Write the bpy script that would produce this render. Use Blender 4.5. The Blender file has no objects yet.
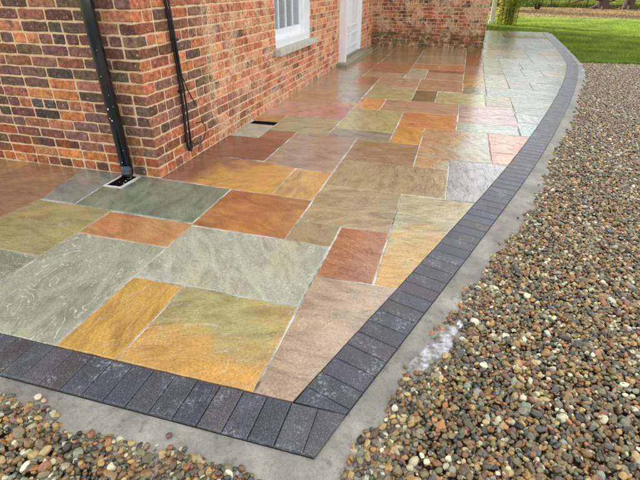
import bpy, bmesh, math, random
import numpy as np
from mathutils import Vector, Matrix
random.seed(7); rng = np.random.default_rng(7)
sc = bpy.context.scene
C = sc.collection

# ---------------------------------------------------------------- camera
cam = bpy.data.cameras.new('camera'); co = bpy.data.objects.new('camera', cam); C.objects.link(co)
cam.sensor_width = 36; cam.lens = 453.77/640*36; cam.clip_end = 2000; cam.clip_start = 0.05
r_ = (0.96188854, 0.27337447, 0.00606925); u_ = (-0.13982522, 0.47266874, 0.87007653); f_ = (-0.23498797, 0.83776528, -0.49287929)
CAM = Vector((2.2479, -3.0616, 1.42754))
m = Matrix(((r_[0], u_[0], -f_[0]), (r_[1], u_[1], -f_[1]), (r_[2], u_[2], -f_[2]))).to_4x4()
m.translation = CAM
co.matrix_world = m
sc.camera = co

# ---------------------------------------------------------------- sky + sun
SUN_EL = math.radians(27)
SUN_DIR = Vector((-0.82*math.cos(SUN_EL), 0.572*math.cos(SUN_EL), math.sin(SUN_EL))).normalized()
w = bpy.data.worlds.new('World'); sc.world = w; w.use_nodes = True
nt = w.node_tree; N = nt.nodes; L = nt.links
bg = N['Background']
sky = N.new('ShaderNodeTexSky'); sky.sky_type = 'NISHITA'; sky.sun_disc = False
sky.sun_elevation = SUN_EL; sky.sun_rotation = math.atan2(SUN_DIR.x, SUN_DIR.y)
sky.air_density = 1.0; sky.dust_density = 2.5; sky.ozone_density = 1.0
tc = N.new('ShaderNodeTexCoord'); mp = N.new('ShaderNodeMapping'); mp.inputs['Scale'].default_value = (1, 1, 2.6)
no = N.new('ShaderNodeTexNoise'); no.inputs['Scale'].default_value = 1.7; no.inputs['Detail'].default_value = 7; no.inputs['Roughness'].default_value = .6
rp = N.new('ShaderNodeValToRGB'); rp.color_ramp.elements[0].position = .33; rp.color_ramp.elements[1].position = .62
rp.color_ramp.elements[0].color = (.25, .25, .25, 1); rp.color_ramp.elements[1].color = (.95, .95, .95, 1)
mx = N.new('ShaderNodeMix'); mx.data_type = 'RGBA'
mx.inputs[7].default_value = (9.6, 9.7, 9.9, 1)
L.new(tc.outputs['Generated'], mp.inputs['Vector']); L.new(mp.outputs[0], no.inputs['Vector']); L.new(no.outputs['Fac'], rp.inputs[0])
L.new(rp.outputs[0], mx.inputs[0]); L.new(sky.outputs[0], mx.inputs[6]); L.new(mx.outputs[2], bg.inputs['Color'])
bg.inputs['Strength'].default_value = 0.10
sd = bpy.data.lights.new('sun', 'SUN'); sd.energy = 4.0; sd.angle = math.radians(.9); sd.color = (1, .93, .82)
so = bpy.data.objects.new('sun', sd); C.objects.link(so); so.rotation_euler = SUN_DIR.to_track_quat('Z', 'Y').to_euler()
sc.view_settings.view_transform = 'Standard'; sc.view_settings.look = 'None'; sc.view_settings.gamma = 1
sc.view_settings.exposure = 1.18

# ---------------------------------------------------------------- helpers
def lin(c, k=1.0):
    o = []
    for v in c[:3]:
        v = v/255.
        o.append(k*(v/12.92 if v <= .04045 else ((v+.055)/1.055)**2.4))
    return tuple(o)+(1.,)
def tone(c, sat=.75, k=1.0):
    l = lin(c); y = .2126*l[0]+.7152*l[1]+.0722*l[2]
    return tuple(min(.92, max(0, (y+(v-y)*sat)*k)) for v in l[:3])+(1.,)
def warm_(c, gk=1.07, bk=.93): return (c[0], min(.92, c[1]*gk), c[2]*bk, 1.)
def jit(c, a=8):
    d = random.uniform(-a, a)
    return tuple(max(0, min(255, v+d+random.uniform(-a*.4, a*.4))) for v in c)
def tag(o, label=None, cat=None, group=None, kind=None):
    if label: o['label'] = label
    if cat: o['category'] = cat
    if group: o['group'] = group
    if kind: o['kind'] = kind
    return o
def empty(name, loc=(0, 0, 0), **k):
    o = bpy.data.objects.new(name, None); C.objects.link(o); o.location = loc
    return tag(o, **k)
class MB:
    """plain mesh collector with face colours"""
    def __init__(s): s.v = []; s.f = []; s.c = []; s.c2 = []; s.uv = []
    def add(s, vs, fs, col=(1, 1, 1, 1), col2=None):
        b = len(s.v); s.v += [tuple(q) for q in vs]
        s.f += [tuple(b+i for i in f) for f in fs]; s.c += [col]*len(vs); s.c2 += [col2 or col]*len(vs)
    def box(s, x0, x1, y0, y1, z0, z1, col=(1, 1, 1, 1), ch=0):
        if ch <= 0:
            vs = [(x, y, z) for z in (z0, z1) for x, y in ((x0, y0), (x1, y0), (x1, y1), (x0, y1))]
            s.add(vs, [(3, 2, 1, 0), (4, 5, 6, 7), (0, 1, 5, 4), (1, 2, 6, 5), (2, 3, 7, 6), (3, 0, 4, 7)], col)
        else:
            bm = bmesh.new(); bmesh.ops.create_cube(bm, size=1)
            for q in bm.verts: q.co = Vector(((x0+x1)/2+q.co.x*(x1-x0), (y0+y1)/2+q.co.y*(y1-y0), (z0+z1)/2+q.co.z*(z1-z0)))
            bmesh.ops.bevel(bm, geom=bm.edges[:], offset=ch, segments=2, affect='EDGES', profile=.7)
            bm.verts.index_update()
            s.add([q.co[:] for q in bm.verts], [[q.index for q in f.verts] for f in bm.faces], col); bm.free()
    def tube(s, pts, r, n=10, col=(1, 1, 1, 1), cap=True):
        pts = [Vector(p) for p in pts]; rr = r if isinstance(r, (list, tuple)) else [r]*len(pts)
        vs = []; up = Vector((.13, .2, 1)).normalized(); prev = None
        for i, p in enumerate(pts):
            t = (pts[min(i+1, len(pts)-1)]-pts[max(i-1, 0)]).normalized()
            a = (prev-t*prev.dot(t)) if prev is not None else t.cross(Vector((1, 0, 0)) if abs(t.x) < .8 else Vector((0, 1, 0)))
            a.normalize(); prev = a; b = t.cross(a)
            for k in range(n):
                g = 2*math.pi*k/n; vs.append(p+(a*math.cos(g)+b*math.sin(g))*rr[i])
        fs = [(i*n+k, i*n+(k+1) % n, (i+1)*n+(k+1) % n, (i+1)*n+k) for i in range(len(pts)-1) for k in range(n)]
        if cap: fs += [tuple(range(n))[::-1], tuple((len(pts)-1)*n+k for k in range(n))]
        s.add(vs, fs, col)
    def build(s, name, mat, parent=None, smooth=False, origin=None, suv=None, loc_rel=None):
        V = np.array(s.v, float)
        o3 = np.array(origin if origin is not None else (0, 0, 0), float)
        me = bpy.data.meshes.new(name); me.from_pydata((V-o3).tolist(), [], s.f); me.update()
        ca = me.color_attributes.new('col', 'FLOAT_COLOR', 'POINT'); ca.data.foreach_set('color', np.array(s.c, 'f').ravel())
        if any(a is not b for a, b in zip(s.c, s.c2)):
            cb = me.color_attributes.new('col2', 'FLOAT_COLOR', 'POINT'); cb.data.foreach_set('color', np.array(s.c2, 'f').ravel())
        if suv is not None:
            at = me.attributes.new('suv', 'FLOAT_VECTOR', 'POINT'); at.data.foreach_set('vector', np.array(suv, 'f').ravel())
        if mat: me.materials.append(mat)
        if smooth: me.polygons.foreach_set('use_smooth', [True]*len(me.polygons))
        o = bpy.data.objects.new(name, me); C.objects.link(o)
        o.location = o3
        if parent is not None:
            o.parent = parent
            pw = Vector((0, 0, 0)); q = parent
            while q: pw += q.location; q = q.parent
            o.location = Vector(o3)-pw
        return o

# ---------------------------------------------------------------- materials
def mat(name, rough=.6, spec=.5):
    mt = bpy.data.materials.new(name); mt.use_nodes = True
    b = mt.node_tree.nodes['Principled BSDF']; b.inputs['Roughness'].default_value = rough; b.inputs['Specular IOR Level'].default_value = spec
    return mt, mt.node_tree.nodes, mt.node_tree.links, b
def nd(Nn, t, **k):
    n = Nn.new(t)
    for a, v in k.items():
        if a in n.inputs: n.inputs[a].default_value = v
        else: setattr(n, a, v)
    return n
def noise(Nn, Ll, vec, scale, detail=4, rough=.55, dist=0.0):
    n = Nn.new('ShaderNodeTexNoise'); n.inputs['Scale'].default_value = scale; n.inputs['Detail'].default_value = detail
    n.inputs['Roughness'].default_value = rough; n.inputs['Distortion'].default_value = dist
    if vec is not None: Ll.new(vec, n.inputs['Vector'])
    return n.outputs['Fac']
def ramp(Nn, Ll, fac, stops):
    n = Nn.new('ShaderNodeValToRGB'); e = n.color_ramp.elements
    while len(e) < len(stops): e.new(.5)
    for i, (p, c) in enumerate(stops):
        e[i].position = p; e[i].color = c if len(c) == 4 else (*c, 1)
    Ll.new(fac, n.inputs[0]); return n.outputs[0]
def g(v): return (v, v, v, 1)
def mixc(Nn, Ll, fac, a, b, mode='MIX'):
    n = Nn.new('ShaderNodeMix'); n.data_type = 'RGBA'; n.blend_type = mode
    for s, x in ((0, fac), (6, a), (7, b)):
        if hasattr(x, 'is_linked') or hasattr(x, 'links'): Ll.new(x, n.inputs[s])
        else: n.inputs[s].default_value = x
    return n.outputs[2]
def math_(Nn, Ll, op, a, b=None, c=None, clamp=False):
    n = Nn.new('ShaderNodeMath'); n.operation = op; n.use_clamp = clamp
    for i, x in enumerate((a, b, c)):
        if x is None: continue
        if hasattr(x, 'links'): Ll.new(x, n.inputs[i])
        else: n.inputs[i].default_value = x
    return n.outputs[0]
def bump(Nn, Ll, h, dist, strength=1.0, nrm=None):
    n = Nn.new('ShaderNodeBump'); n.inputs['Distance'].default_value = dist; n.inputs['Strength'].default_value = strength
    Ll.new(h, n.inputs['Height'])
    if nrm is not None: Ll.new(nrm, n.inputs['Normal'])
    return n.outputs[0]
def attr(Nn, name, out='Color', typ='GEOMETRY'):
    n = Nn.new('ShaderNodeAttribute'); n.attribute_name = name; n.attribute_type = typ; return n.outputs[out]
def posn(Nn): return Nn.new('ShaderNodeNewGeometry').outputs['Position']
def between(Nn, Ll, x, lo, hi, soft):
    a = nd(Nn, 'ShaderNodeMapRange', interpolation_type='SMOOTHSTEP'); Ll.new(x, a.inputs[0]); a.inputs[1].default_value = lo-soft; a.inputs[2].default_value = lo+soft
    b = nd(Nn, 'ShaderNodeMapRange', interpolation_type='SMOOTHSTEP'); Ll.new(x, b.inputs[0]); b.inputs[1].default_value = hi+soft; b.inputs[2].default_value = hi-soft
    return math_(Nn, Ll, 'MULTIPLY', a.outputs[0], b.outputs[0])

# wet riven sandstone
def mat_slab():
    mt, Nn, Ll, b = mat('wet_sandstone', .4)
    s = attr(Nn, 'suv', 'Vector')
    st = nd(Nn, 'ShaderNodeMapping'); st.inputs['Scale'].default_value = (1.0, 2.2, 1.0); Ll.new(s, st.inputs[0]); sv = st.outputs[0]
    c1 = attr(Nn, 'col'); c2 = attr(Nn, 'col2')
    big = noise(Nn, Ll, s, 2.2, 3, .5, 1.2)
    f = ramp(Nn, Ll, math_(Nn, Ll, 'ADD', big, attr(Nn, 'grad', 'Fac')), [(.36, g(0)), (.68, g(1))])
    col = mixc(Nn, Ll, f, c1, c2)
    band = noise(Nn, Ll, sv, 3.3, 6, .62, 1.4)
    col = mixc(Nn, Ll, .85, col, ramp(Nn, Ll, band, [(.25, (.52, .47, .42, 1)), (.5, g(1)), (.75, (1.34, 1.30, 1.18, 1))]), 'MULTIPLY')
    fine = noise(Nn, Ll, s, 90, 4, .7)
    col = mixc(Nn, Ll, .55, col, ramp(Nn, Ll, fine, [(.3, g(.5)), (.7, g(1.38))]), 'MULTIPLY')
    # rust specks and dark mineral dots
    sp = noise(Nn, Ll, s, 24, 2, .5)
    col = mixc(Nn, Ll, ramp(Nn, Ll, sp, [(.70, g(0)), (.76, g(.55))]), col, lin((120, 70, 30)))
    # riven terraces: contour edges of a distorted height field
    h = noise(Nn, Ll, sv, 1.7, 5, .55, 1.1)
    t = math_(Nn, Ll, 'MULTIPLY', h, 13)
    fr = math_(Nn, Ll, 'FRACT', t); fl = math_(Nn, Ll, 'FLOOR', t)
    sm = nd(Nn, 'ShaderNodeMapRange', interpolation_type='SMOOTHSTEP'); Ll.new(fr, sm.inputs[0]); sm.inputs[1].default_value = .80; sm.inputs[2].default_value = .99
    ter = math_(Nn, Ll, 'ADD', fl, sm.outputs[0])
    # pale weathered lines at broken terrace lips, only in patches and only where limey
    edge = ramp(Nn, Ll, fr, [(.84, g(0)), (.90, g(1)), (.97, g(0))])
    patch = ramp(Nn, Ll, noise(Nn, Ll, s, 5.5, 5, .7), [(.44, g(0)), (.56, g(1))])
    lime = attr(Nn, 'lime', 'Fac')
    k = math_(Nn, Ll, 'MULTIPLY', math_(Nn, Ll, 'MULTIPLY', edge, patch), lime, clamp=True)
    col = mixc(Nn, Ll, k, col, lin((232, 228, 214), .8))
    Ll.new(col, b.inputs['Base Color'])
    rg = noise(Nn, Ll, s, 7, 5, .65)
    Ll.new(ramp(Nn, Ll, rg, [(.32, g(.07)), (.52, g(.15)), (.72, g(.36))]), b.inputs['Roughness'])
    b.inputs['Specular IOR Level'].default_value = .45
    hh = math_(Nn, Ll, 'ADD', math_(Nn, Ll, 'MULTIPLY', ter, .20), math_(Nn, Ll, 'MULTIPLY', noise(Nn, Ll, sv, 9, 5, .6, .6), .8))
    n1 = bump(Nn, Ll, hh, .011, .7)
    n2 = bump(Nn, Ll, fine, .0009, .7, n1)
    Ll.new(n2, b.inputs['Normal'])
    b.inputs['Coat Weight'].default_value = .85; b.inputs['Coat Roughness'].default_value = .06; b.inputs['Coat IOR'].default_value = 1.36
    n3 = bump(Nn, Ll, math_(Nn, Ll, 'ADD', math_(Nn, Ll, 'MULTIPLY', ter, .12), noise(Nn, Ll, sv, 6, 5, .6, .6)), .008, .75); Ll.new(n3, b.inputs['Coat Normal'])
    return mt
def mat_brick():
    mt, Nn, Ll, b = mat('weathered_brick', .85, .3)
    p = posn(Nn); col = attr(Nn, 'col')
    sep = Nn.new('ShaderNodeSeparateXYZ'); Ll.new(p, sep.inputs[0]); X, Y, Z = sep.outputs
    n1 = noise(Nn, Ll, p, 26, 5, .65)
    col = mixc(Nn, Ll, .9, col, ramp(Nn, Ll, n1, [(.30, g(.34)), (.5, g(1)), (.70, (1.75, 1.62, 1.5, 1))]), 'MULTIPLY')
    n2 = noise(Nn, Ll, p, 140, 3, .7)
    col = mixc(Nn, Ll, .6, col, ramp(Nn, Ll, n2, [(.3, g(.6)), (.7, g(1.25))]), 'MULTIPLY')
    # soot patches
    n3 = noise(Nn, Ll, p, 7.5, 4, .6)
    col = mixc(Nn, Ll, ramp(Nn, Ll, n3, [(.56, g(0)), (.68, g(.55))]), col, lin((62, 50, 48)))
    # lime / mortar smears on the long side wall
    bx = math_(Nn, Ll, 'GREATER_THAN', X, -.02)
    by = between(Nn, Ll, Y, .95, 12, .15)
    n4 = noise(Nn, Ll, p, 4.2, 6, .72, .4)
    lm = math_(Nn, Ll, 'MULTIPLY', math_(Nn, Ll, 'MULTIPLY', bx, by), ramp(Nn, Ll, n4, [(.46, g(0)), (.57, g(.9))]))
    hf = noise(Nn, Ll, p, 55, 4, .7)
    lm = math_(Nn, Ll, 'MULTIPLY', lm, ramp(Nn, Ll, hf, [(.40, g(.05)), (.56, g(1))]), clamp=True)
    col = mixc(Nn, Ll, lm, col, lin((232, 204, 164), .9))
    # general small mortar crumbs everywhere
    n5 = noise(Nn, Ll, p, 38, 4, .75)
    col = mixc(Nn, Ll, ramp(Nn, Ll, n5, [(.60, g(0)), (.68, g(.75))]), col, lin((220, 198, 170), .85))
    # moss and wet on the end wall foot
    cy = math_(Nn, Ll, 'GREATER_THAN', Y, 9.7)
    zz = between(Nn, Ll, Z, -1, .42, .16)
    n6 = noise(Nn, Ll, p, 9, 5, .7)
    ms = math_(Nn, Ll, 'MULTIPLY', math_(Nn, Ll, 'MULTIPLY', cy, zz), ramp(Nn, Ll, n6, [(.44, g(0)), (.55, g(.8))]))
    col = mixc(Nn, Ll, ms, col, lin((92, 84, 40)))
    # iron/algae orange staining at the wall foot
    z2 = between(Nn, Ll, Z, -1, .28, .12)
    os_ = math_(Nn, Ll, 'MULTIPLY', math_(Nn, Ll, 'MULTIPLY', z2, math_(Nn, Ll, 'LESS_THAN', Y, 2.0)), ramp(Nn, Ll, noise(Nn, Ll, p, 6, 5, .65), [(.44, g(0)), (.62, g(.45))]))
    col = mixc(Nn, Ll, os_, col, lin((176, 92, 28)))
    Ll.new(col, b.inputs['Base Color'])
    h = math_(Nn, Ll, 'ADD', math_(Nn, Ll, 'MULTIPLY', n1, 1.0), math_(Nn, Ll, 'MULTIPLY', n2, .35))
    Ll.new(bump(Nn, Ll, h, .006, .8), b.inputs['Normal'])
    return mt
def mat_mortar():
    mt, Nn, Ll, b = mat('lime_mortar', .95, .2)
    p = posn(Nn); col = attr(Nn, 'col')
    n1 = noise(Nn, Ll, p, 12, 5, .65); n2 = noise(Nn, Ll, p, 160, 3, .7)
    col = mixc(Nn, Ll, .8, col, ramp(Nn, Ll, n1, [(.25, (.62, .56, .5, 1)), (.55, g(1)), (.8, g(1.1))]), 'MULTIPLY')
    col = mixc(Nn, Ll, .5, col, ramp(Nn, Ll, n2, [(.3, g(.7)), (.7, g(1.15))]), 'MULTIPLY')
    sep = Nn.new('ShaderNodeSeparateXYZ'); Ll.new(p, sep.inputs[0]); X, Y, Z = sep.outputs
    cy = math_(Nn, Ll, 'GREATER_THAN', Y, 9.7); zz = between(Nn, Ll, Z, -1, .42, .16)
    ms = math_(Nn, Ll, 'MULTIPLY', math_(Nn, Ll, 'MULTIPLY', cy, zz), ramp(Nn, Ll, noise(Nn, Ll, p, 9, 5, .7), [(.42, g(0)), (.54, g(.8))]))
    col = mixc(Nn, Ll, ms, col, lin((96, 86, 52)))
    Ll.new(col, b.inputs['Base Color'])
    Ll.new(bump(Nn, Ll, math_(Nn, Ll, 'ADD', n1, math_(Nn, Ll, 'MULTIPLY', n2, .4)), .006, .8), b.inputs['Normal'])
    return mt
def mat_joint():
    mt, Nn, Ll, b = mat('patio_pointing', .7, .4)
    p = posn(Nn)
    n1 = noise(Nn, Ll, p, 2.4, 6, .75); n2 = noise(Nn, Ll, p, 120, 3, .7)
    sep = Nn.new('ShaderNodeSeparateXYZ'); Ll.new(p, sep.inputs[0])
    col = ramp(Nn, Ll, n1, [(.32, lin((70, 62, 52))), (.42, lin((150, 142, 126))), (.58, lin((226, 223, 214)))])
    col = mixc(Nn, Ll, .5, col, ramp(Nn, Ll, n2, [(.3, g(.7)), (.7, g(1.15))]), 'MULTIPLY')
    Ll.new(col, b.inputs['Base Color']); Ll.new(bump(Nn, Ll, n2, .003, .6), b.inputs['Normal'])
    return mt
def mat_sett():
    mt, Nn, Ll, b = mat('charcoal_block', .5)
    p = posn(Nn); col = attr(Nn, 'col')
    n1 = noise(Nn, Ll, p, 9, 5, .6); n2 = noise(Nn, Ll, p, 165, 4, .8)
    col = mixc(Nn, Ll, .8, col, ramp(Nn, Ll, n1, [(.3, g(.72)), (.7, g(1.25))]), 'MULTIPLY')
    col = mixc(Nn, Ll, .9, col, ramp(Nn, Ll, n2, [(.34, g(.30)), (.5, g(1)), (.64, (2.3, 2.1, 2.0, 1))]), 'MULTIPLY')
    v = Nn.new('ShaderNodeTexVoronoi'); v.inputs['Scale'].default_value = 130; v.inputs['Randomness'].default_value = 1; Ll.new(p, v.inputs['Vector'])
    rs = Nn.new('ShaderNodeSeparateColor'); Ll.new(v.outputs['Color'], rs.inputs[0])
    spk = math_(Nn, Ll, 'MULTIPLY', math_(Nn, Ll, 'LESS_THAN', v.outputs['Distance'], .165), math_(Nn, Ll, 'GREATER_THAN', rs.outputs[0], .45))
    col = mixc(Nn, Ll, math_(Nn, Ll, 'MULTIPLY', spk, rs.outputs[1]), col, lin((190, 186, 190)))
    # rubbed-in salts
    n3 = noise(Nn, Ll, p, 6.5, 6, .72, .3); n4 = noise(Nn, Ll, p, 60, 4, .7)
    ef = math_(Nn, Ll, 'MULTIPLY', ramp(Nn, Ll, n3, [(.53, g(0)), (.70, g(.85))]), ramp(Nn, Ll, n4, [(.48, g(0)), (.60, g(1))]), clamp=True)
    col = mixc(Nn, Ll, ef, col, lin((176, 176, 184)))
    Ll.new(col, b.inputs['Base Color'])
    Ll.new(ramp(Nn, Ll, n1, [(.35, g(.26)), (.7, g(.55))]), b.inputs['Roughness'])
    Ll.new(bump(Nn, Ll, math_(Nn, Ll, 'ADD', n2, math_(Nn, Ll, 'MULTIPLY', n1, .6)), .0022, .8), b.inputs['Normal'])
    b.inputs['Coat Weight'].default_value = .25; b.inputs['Coat Roughness'].default_value = .22
    return mt
def mat_concrete():
    mt, Nn, Ll, b = mat('wet_concrete', .7)
    p = posn(Nn)
    n1 = noise(Nn, Ll, p, 3.5, 6, .65, .3); n2 = noise(Nn, Ll, p, 170, 3, .75); n3 = noise(Nn, Ll, p, 22, 4, .6)
    col = ramp(Nn, Ll, n1, [(.3, lin((118, 113, 103))), (.46, lin((148, 143, 131))), (.56, lin((162, 157, 144))), (.7, lin((184, 179, 166)))])
    col = mixc(Nn, Ll, .6, col, ramp(Nn, Ll, n2, [(.3, g(.6)), (.7, g(1.2))]), 'MULTIPLY')
    col = mixc(Nn, Ll, ramp(Nn, Ll, n3, [(.56, g(0)), (.72, g(.55))]), col, lin((84, 78, 68)))
    col = mixc(Nn, Ll, ramp(Nn, Ll, noise(Nn, Ll, p, 9, 6, .75, .5), [(.58, g(0)), (.68, g(.5))]), col, lin((118, 98, 72)))
    n4 = noise(Nn, Ll, p, 48, 3, .6)
    col = mixc(Nn, Ll, ramp(Nn, Ll, n4, [(.74, g(0)), (.78, g(.9))]), col, lin((225, 222, 214)))
    Ll.new(col, b.inputs['Base Color'])
    Ll.new(ramp(Nn, Ll, n1, [(.3, g(.4)), (.7, g(.8))]), b.inputs['Roughness'])
    h = math_(Nn, Ll, 'ADD', math_(Nn, Ll, 'MULTIPLY', n3, 1.2), math_(Nn, Ll, 'MULTIPLY', n2, .35))
    Ll.new(bump(Nn, Ll, h, .008, .8), b.inputs['Normal'])
    return mt
def mat_plain(name, c, rough=.5, var=.25, scale=20, bmp=0.002, k=1, coat=0):
    mt, Nn, Ll, b = mat(name, rough)
    p = posn(Nn); n = noise(Nn, Ll, p, scale, 5, .65)
    col = mixc(Nn, Ll, 1, lin(c, k), ramp(Nn, Ll, n, [(.3, g(1-var)), (.7, g(1+var*.5))]), 'MULTIPLY')
    Ll.new(col, b.inputs['Base Color']); Ll.new(bump(Nn, Ll, n, bmp, .6), b.inputs['Normal'])
    b.inputs['Coat Weight'].default_value = coat
    b.inputs['Specular IOR Level'].default_value = .1 if rough > .9 else .5
    return mt
def mat_attr(name, rough=.7, trans=0.0, scale=3, lo=.75):
    mt, Nn, Ll, b = mat(name, rough, .3)
    p = posn(Nn); n = noise(Nn, Ll, p, scale, 4, .6)
    col = mixc(Nn, Ll, 1, attr(Nn, 'col'), ramp(Nn, Ll, n, [(.34, g(lo)), (.66, g(1.25))]), 'MULTIPLY')
    Ll.new(col, b.inputs['Base Color'])
    if trans:
        tr = Nn.new('ShaderNodeBsdfTranslucent'); Ll.new(col, tr.inputs[0]); ms = Nn.new('ShaderNodeMixShader'); ms.inputs[0].default_value = trans
        Ll.new(b.outputs[0], ms.inputs[1]); Ll.new(tr.outputs[0], ms.inputs[2]); Ll.new(ms.outputs[0], Nn['Material Output'].inputs[0])
    return mt
M = dict(slab=mat_slab(), brick=mat_brick(), mortar=mat_mortar(), joint=mat_joint(), sett=mat_sett(), concrete=mat_concrete(),
         white=mat_plain('white_gloss_paint', (236, 238, 238), .3, .06, 8, .0004),
         sill=mat_plain('sill_stone', (196, 192, 176), .7, .3, 14, .002),
         step=mat_plain('step_stone', (150, 142, 112), .45, .4, 9, .003),
         blackmetal=mat_plain('black_painted_iron', (19, 25, 34), .3, .5, 18, .0006, coat=.5),
         rubber=mat_plain('black_cable_rubber', (18, 18, 19), .5, .3, 30, .0005),
         blind=mat_plain('blind_cloth', (150, 158, 158), .8, .15, 8, .0003),
         dark=mat_plain('drain_dark', (6, 6, 7), .95, .5, 30, .001),
         drainw=mat_plain('drain_mortar', (220, 214, 202), .8, .3, 40, .002),
         slate=mat_plain('roof_slate', (70, 72, 78), .6, .35, 5, .004),
         foliage=mat_attr('foliage', .55, .35, .9, .55), bark=mat_plain('bark', (78, 62, 48), .9, .5, 9, .03),
         fencemetal=mat_plain('estate_fence_paint', (34, 52, 34), .5, .3, 9, .001))
gl, Nn, Ll, b = mat('window_glass', .03); b.inputs['Base Color'].default_value = (.75, .83, .85, 1); b.inputs['Transmission Weight'].default_value = .75; b.inputs['IOR'].default_value = 1.2

# ---------------------------------------------------------------- edging curve (inner edge of the block strip)
YF = -1.900                        # front edge of the slabs
ctrl = [(1.815, -1.895), (2.315, -.41), (2.835, 1.18), (3.315, 2.86), (3.905, 5.17), (4.315, 7.1), (4.55, 8.6), (4.93, 15.6)]
def chaikin(P, n=2):
    for _ in range(n):
        Q = [P[0]]
        for a, b in zip(P[:-1], P[1:]):
            Q += [(a[0]*.75+b[0]*.25, a[1]*.75+b[1]*.25), (a[0]*.25+b[0]*.75, a[1]*.25+b[1]*.75)]
        P = Q+[P[-1]]
    return P
curve = chaikin(ctrl, 3)
cv = np.array(curve); seg = np.hypot(*np.diff(cv, axis=0).T); cs = np.concatenate([[0], np.cumsum(seg)])
def cpt(s):
    s = max(0, min(cs[-1], s)); x = np.interp(s, cs, cv[:, 0]); y = np.interp(s, cs, cv[:, 1])
    s2 = min(cs[-1], s+.15); s1 = max(0, s-.15)
    t = np.array([np.interp(s2, cs, cv[:, 0])-np.interp(s1, cs, cv[:, 0]), np.interp(s2, cs, cv[:, 1])-np.interp(s1, cs, cv[:, 1])]); t /= np.hypot(*t)
    return np.array([x, y]), t, np.array([t[1], -t[0]])
def xin(y): return float(np.interp(y, cv[:, 1], cv[:, 0]))

# ---------------------------------------------------------------- ground sheets
field_mat, Nn, Ll, b = mat('field_grass', .9, .2)
p = posn(Nn)
col = ramp(Nn, Ll, noise(Nn, Ll, p, .35, 6, .6), [(.3, lin((96, 112, 34))), (.55, lin((132, 146, 44))), (.75, lin((160, 158, 66)))])
Ll.new(mixc(Nn, Ll, .7, col, ramp(Nn, Ll, noise(Nn, Ll, p, 9, 5, .7), [(.3, g(.6)), (.7, g(1.2))]), 'MULTIPLY'), b.inputs['Base Color'])
Ll.new(bump(Nn, Ll, noise(Nn, Ll, p, 14, 5, .7), .05, 1), b.inputs['Normal'])
q = MB(); q.add([(-600, -600, -.16), (600, -600, -.16), (600, 900, -.16), (-600, 900, -.16)], [(0, 1, 2, 3)])
tag(q.build('ground', field_mat), kind='structure')

lawn_mat, Nn, Ll, b = mat('lawn_turf', .9, .2)
p = posn(Nn)
col = ramp(Nn, Ll, noise(Nn, Ll, p, .8, 5, .6), [(.3, lin((96, 126, 42))), (.7, lin((136, 160, 54)))])
Ll.new(mixc(Nn, Ll, .7, col, ramp(Nn, Ll, noise(Nn, Ll, p, 30, 5, .75), [(.3, g(.55)), (.7, g(1.25))]), 'MULTIPLY'), b.inputs['Base Color'])
Ll.new(bump(Nn, Ll, noise(Nn, Ll, p, 40, 4, .7), .03, 1), b.inputs['Normal'])
def lawn_edge_y(x): return 8.35+.06*(x-4.7)+.05*math.sin(x*3)
lb = MB()
xs = [4.72+.25*i for i in range(100)]
near = [(x, lawn_edge_y(x)) for x in xs]
# lawn wraps round the far end of the path
ptsl = near+[(29.6, 27.2), (2.3, 27.2), (2.3, 15.85), (5.3, 15.75)]
for s in np.arange(cs[-1], 0, -.4):
    P_, T_, N_ = cpt(s); e = P_+N_*.30
    if e[1] < 8.6: break
    ptsl.append((e[0], e[1]))
bm = bmesh.new(); vs = [bm.verts.new((x, y, 0)) for x, y in ptsl]; fc = bm.faces.new(vs); bmesh.ops.triangulate(bm, faces=[fc])
bm.verts.index_update()
lb.add([(v.co.x, v.co.y, -.028) for v in bm.verts], [[v.index for v in f.verts] for f in bm.faces]); bm.free()
tag(lb.build('lawn', lawn_mat), kind='structure')

litter_mat, Nn, Ll, b = mat('leaf_strewn_soil', .95, .2)
p = posn(Nn)
col = ramp(Nn, Ll, noise(Nn, Ll, p, 3, 6, .75), [(.3, lin((96, 82, 56))), (.5, lin((146, 124, 88))), (.7, lin((124, 128, 64)))])
Ll.new(col, b.inputs['Base Color']); Ll.new(bump(Nn, Ll, noise(Nn, Ll, p, 12, 4, .7), .06, 1), b.inputs['Normal'])
q = MB(); xs = np.linspace(-2, 34, 60)
vv = []; 
for x in xs: vv += [(x, 25.2-.05*(x-4)+.35*math.sin(x*1.3), -.022), (x, 37.2-.02*(x-4)+.3*math.sin(x*.9+1), -.022)]
q.add(vv, [(2*i, 2*i+2, 2*i+3, 2*i+1) for i in range(59)]); tag(q.build('leafy_verge', litter_mat), kind='structure')

# gravel bed sheet (soil between the pebbles)
bed, Nn, Ll, b = mat('gravel_bed', .8)
p = posn(Nn)
v = Nn.new('ShaderNodeTexVoronoi'); v.inputs['Scale'].default_value = 48; Ll.new(p, v.inputs['Vector'])
col = mixc(Nn, Ll, .5, lin((104, 90, 66)), v.outputs['Color'], 'OVERLAY')
Ll.new(mixc(Nn, Ll, .8, col, lin((110, 96, 78)), 'MIX'), b.inputs['Base Color'])
Ll.new(bump(Nn, Ll, v.outputs['Distance'], .02, 1), b.inputs['Normal'])
q = MB(); q.add([(-6, -9, -.06), (14, -9, -.06), (14, 9.6, -.06), (-6, 9.6, -.06)], [(0, 1, 2, 3)]); tag(q.build('driveway', bed), kind='structure')

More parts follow.
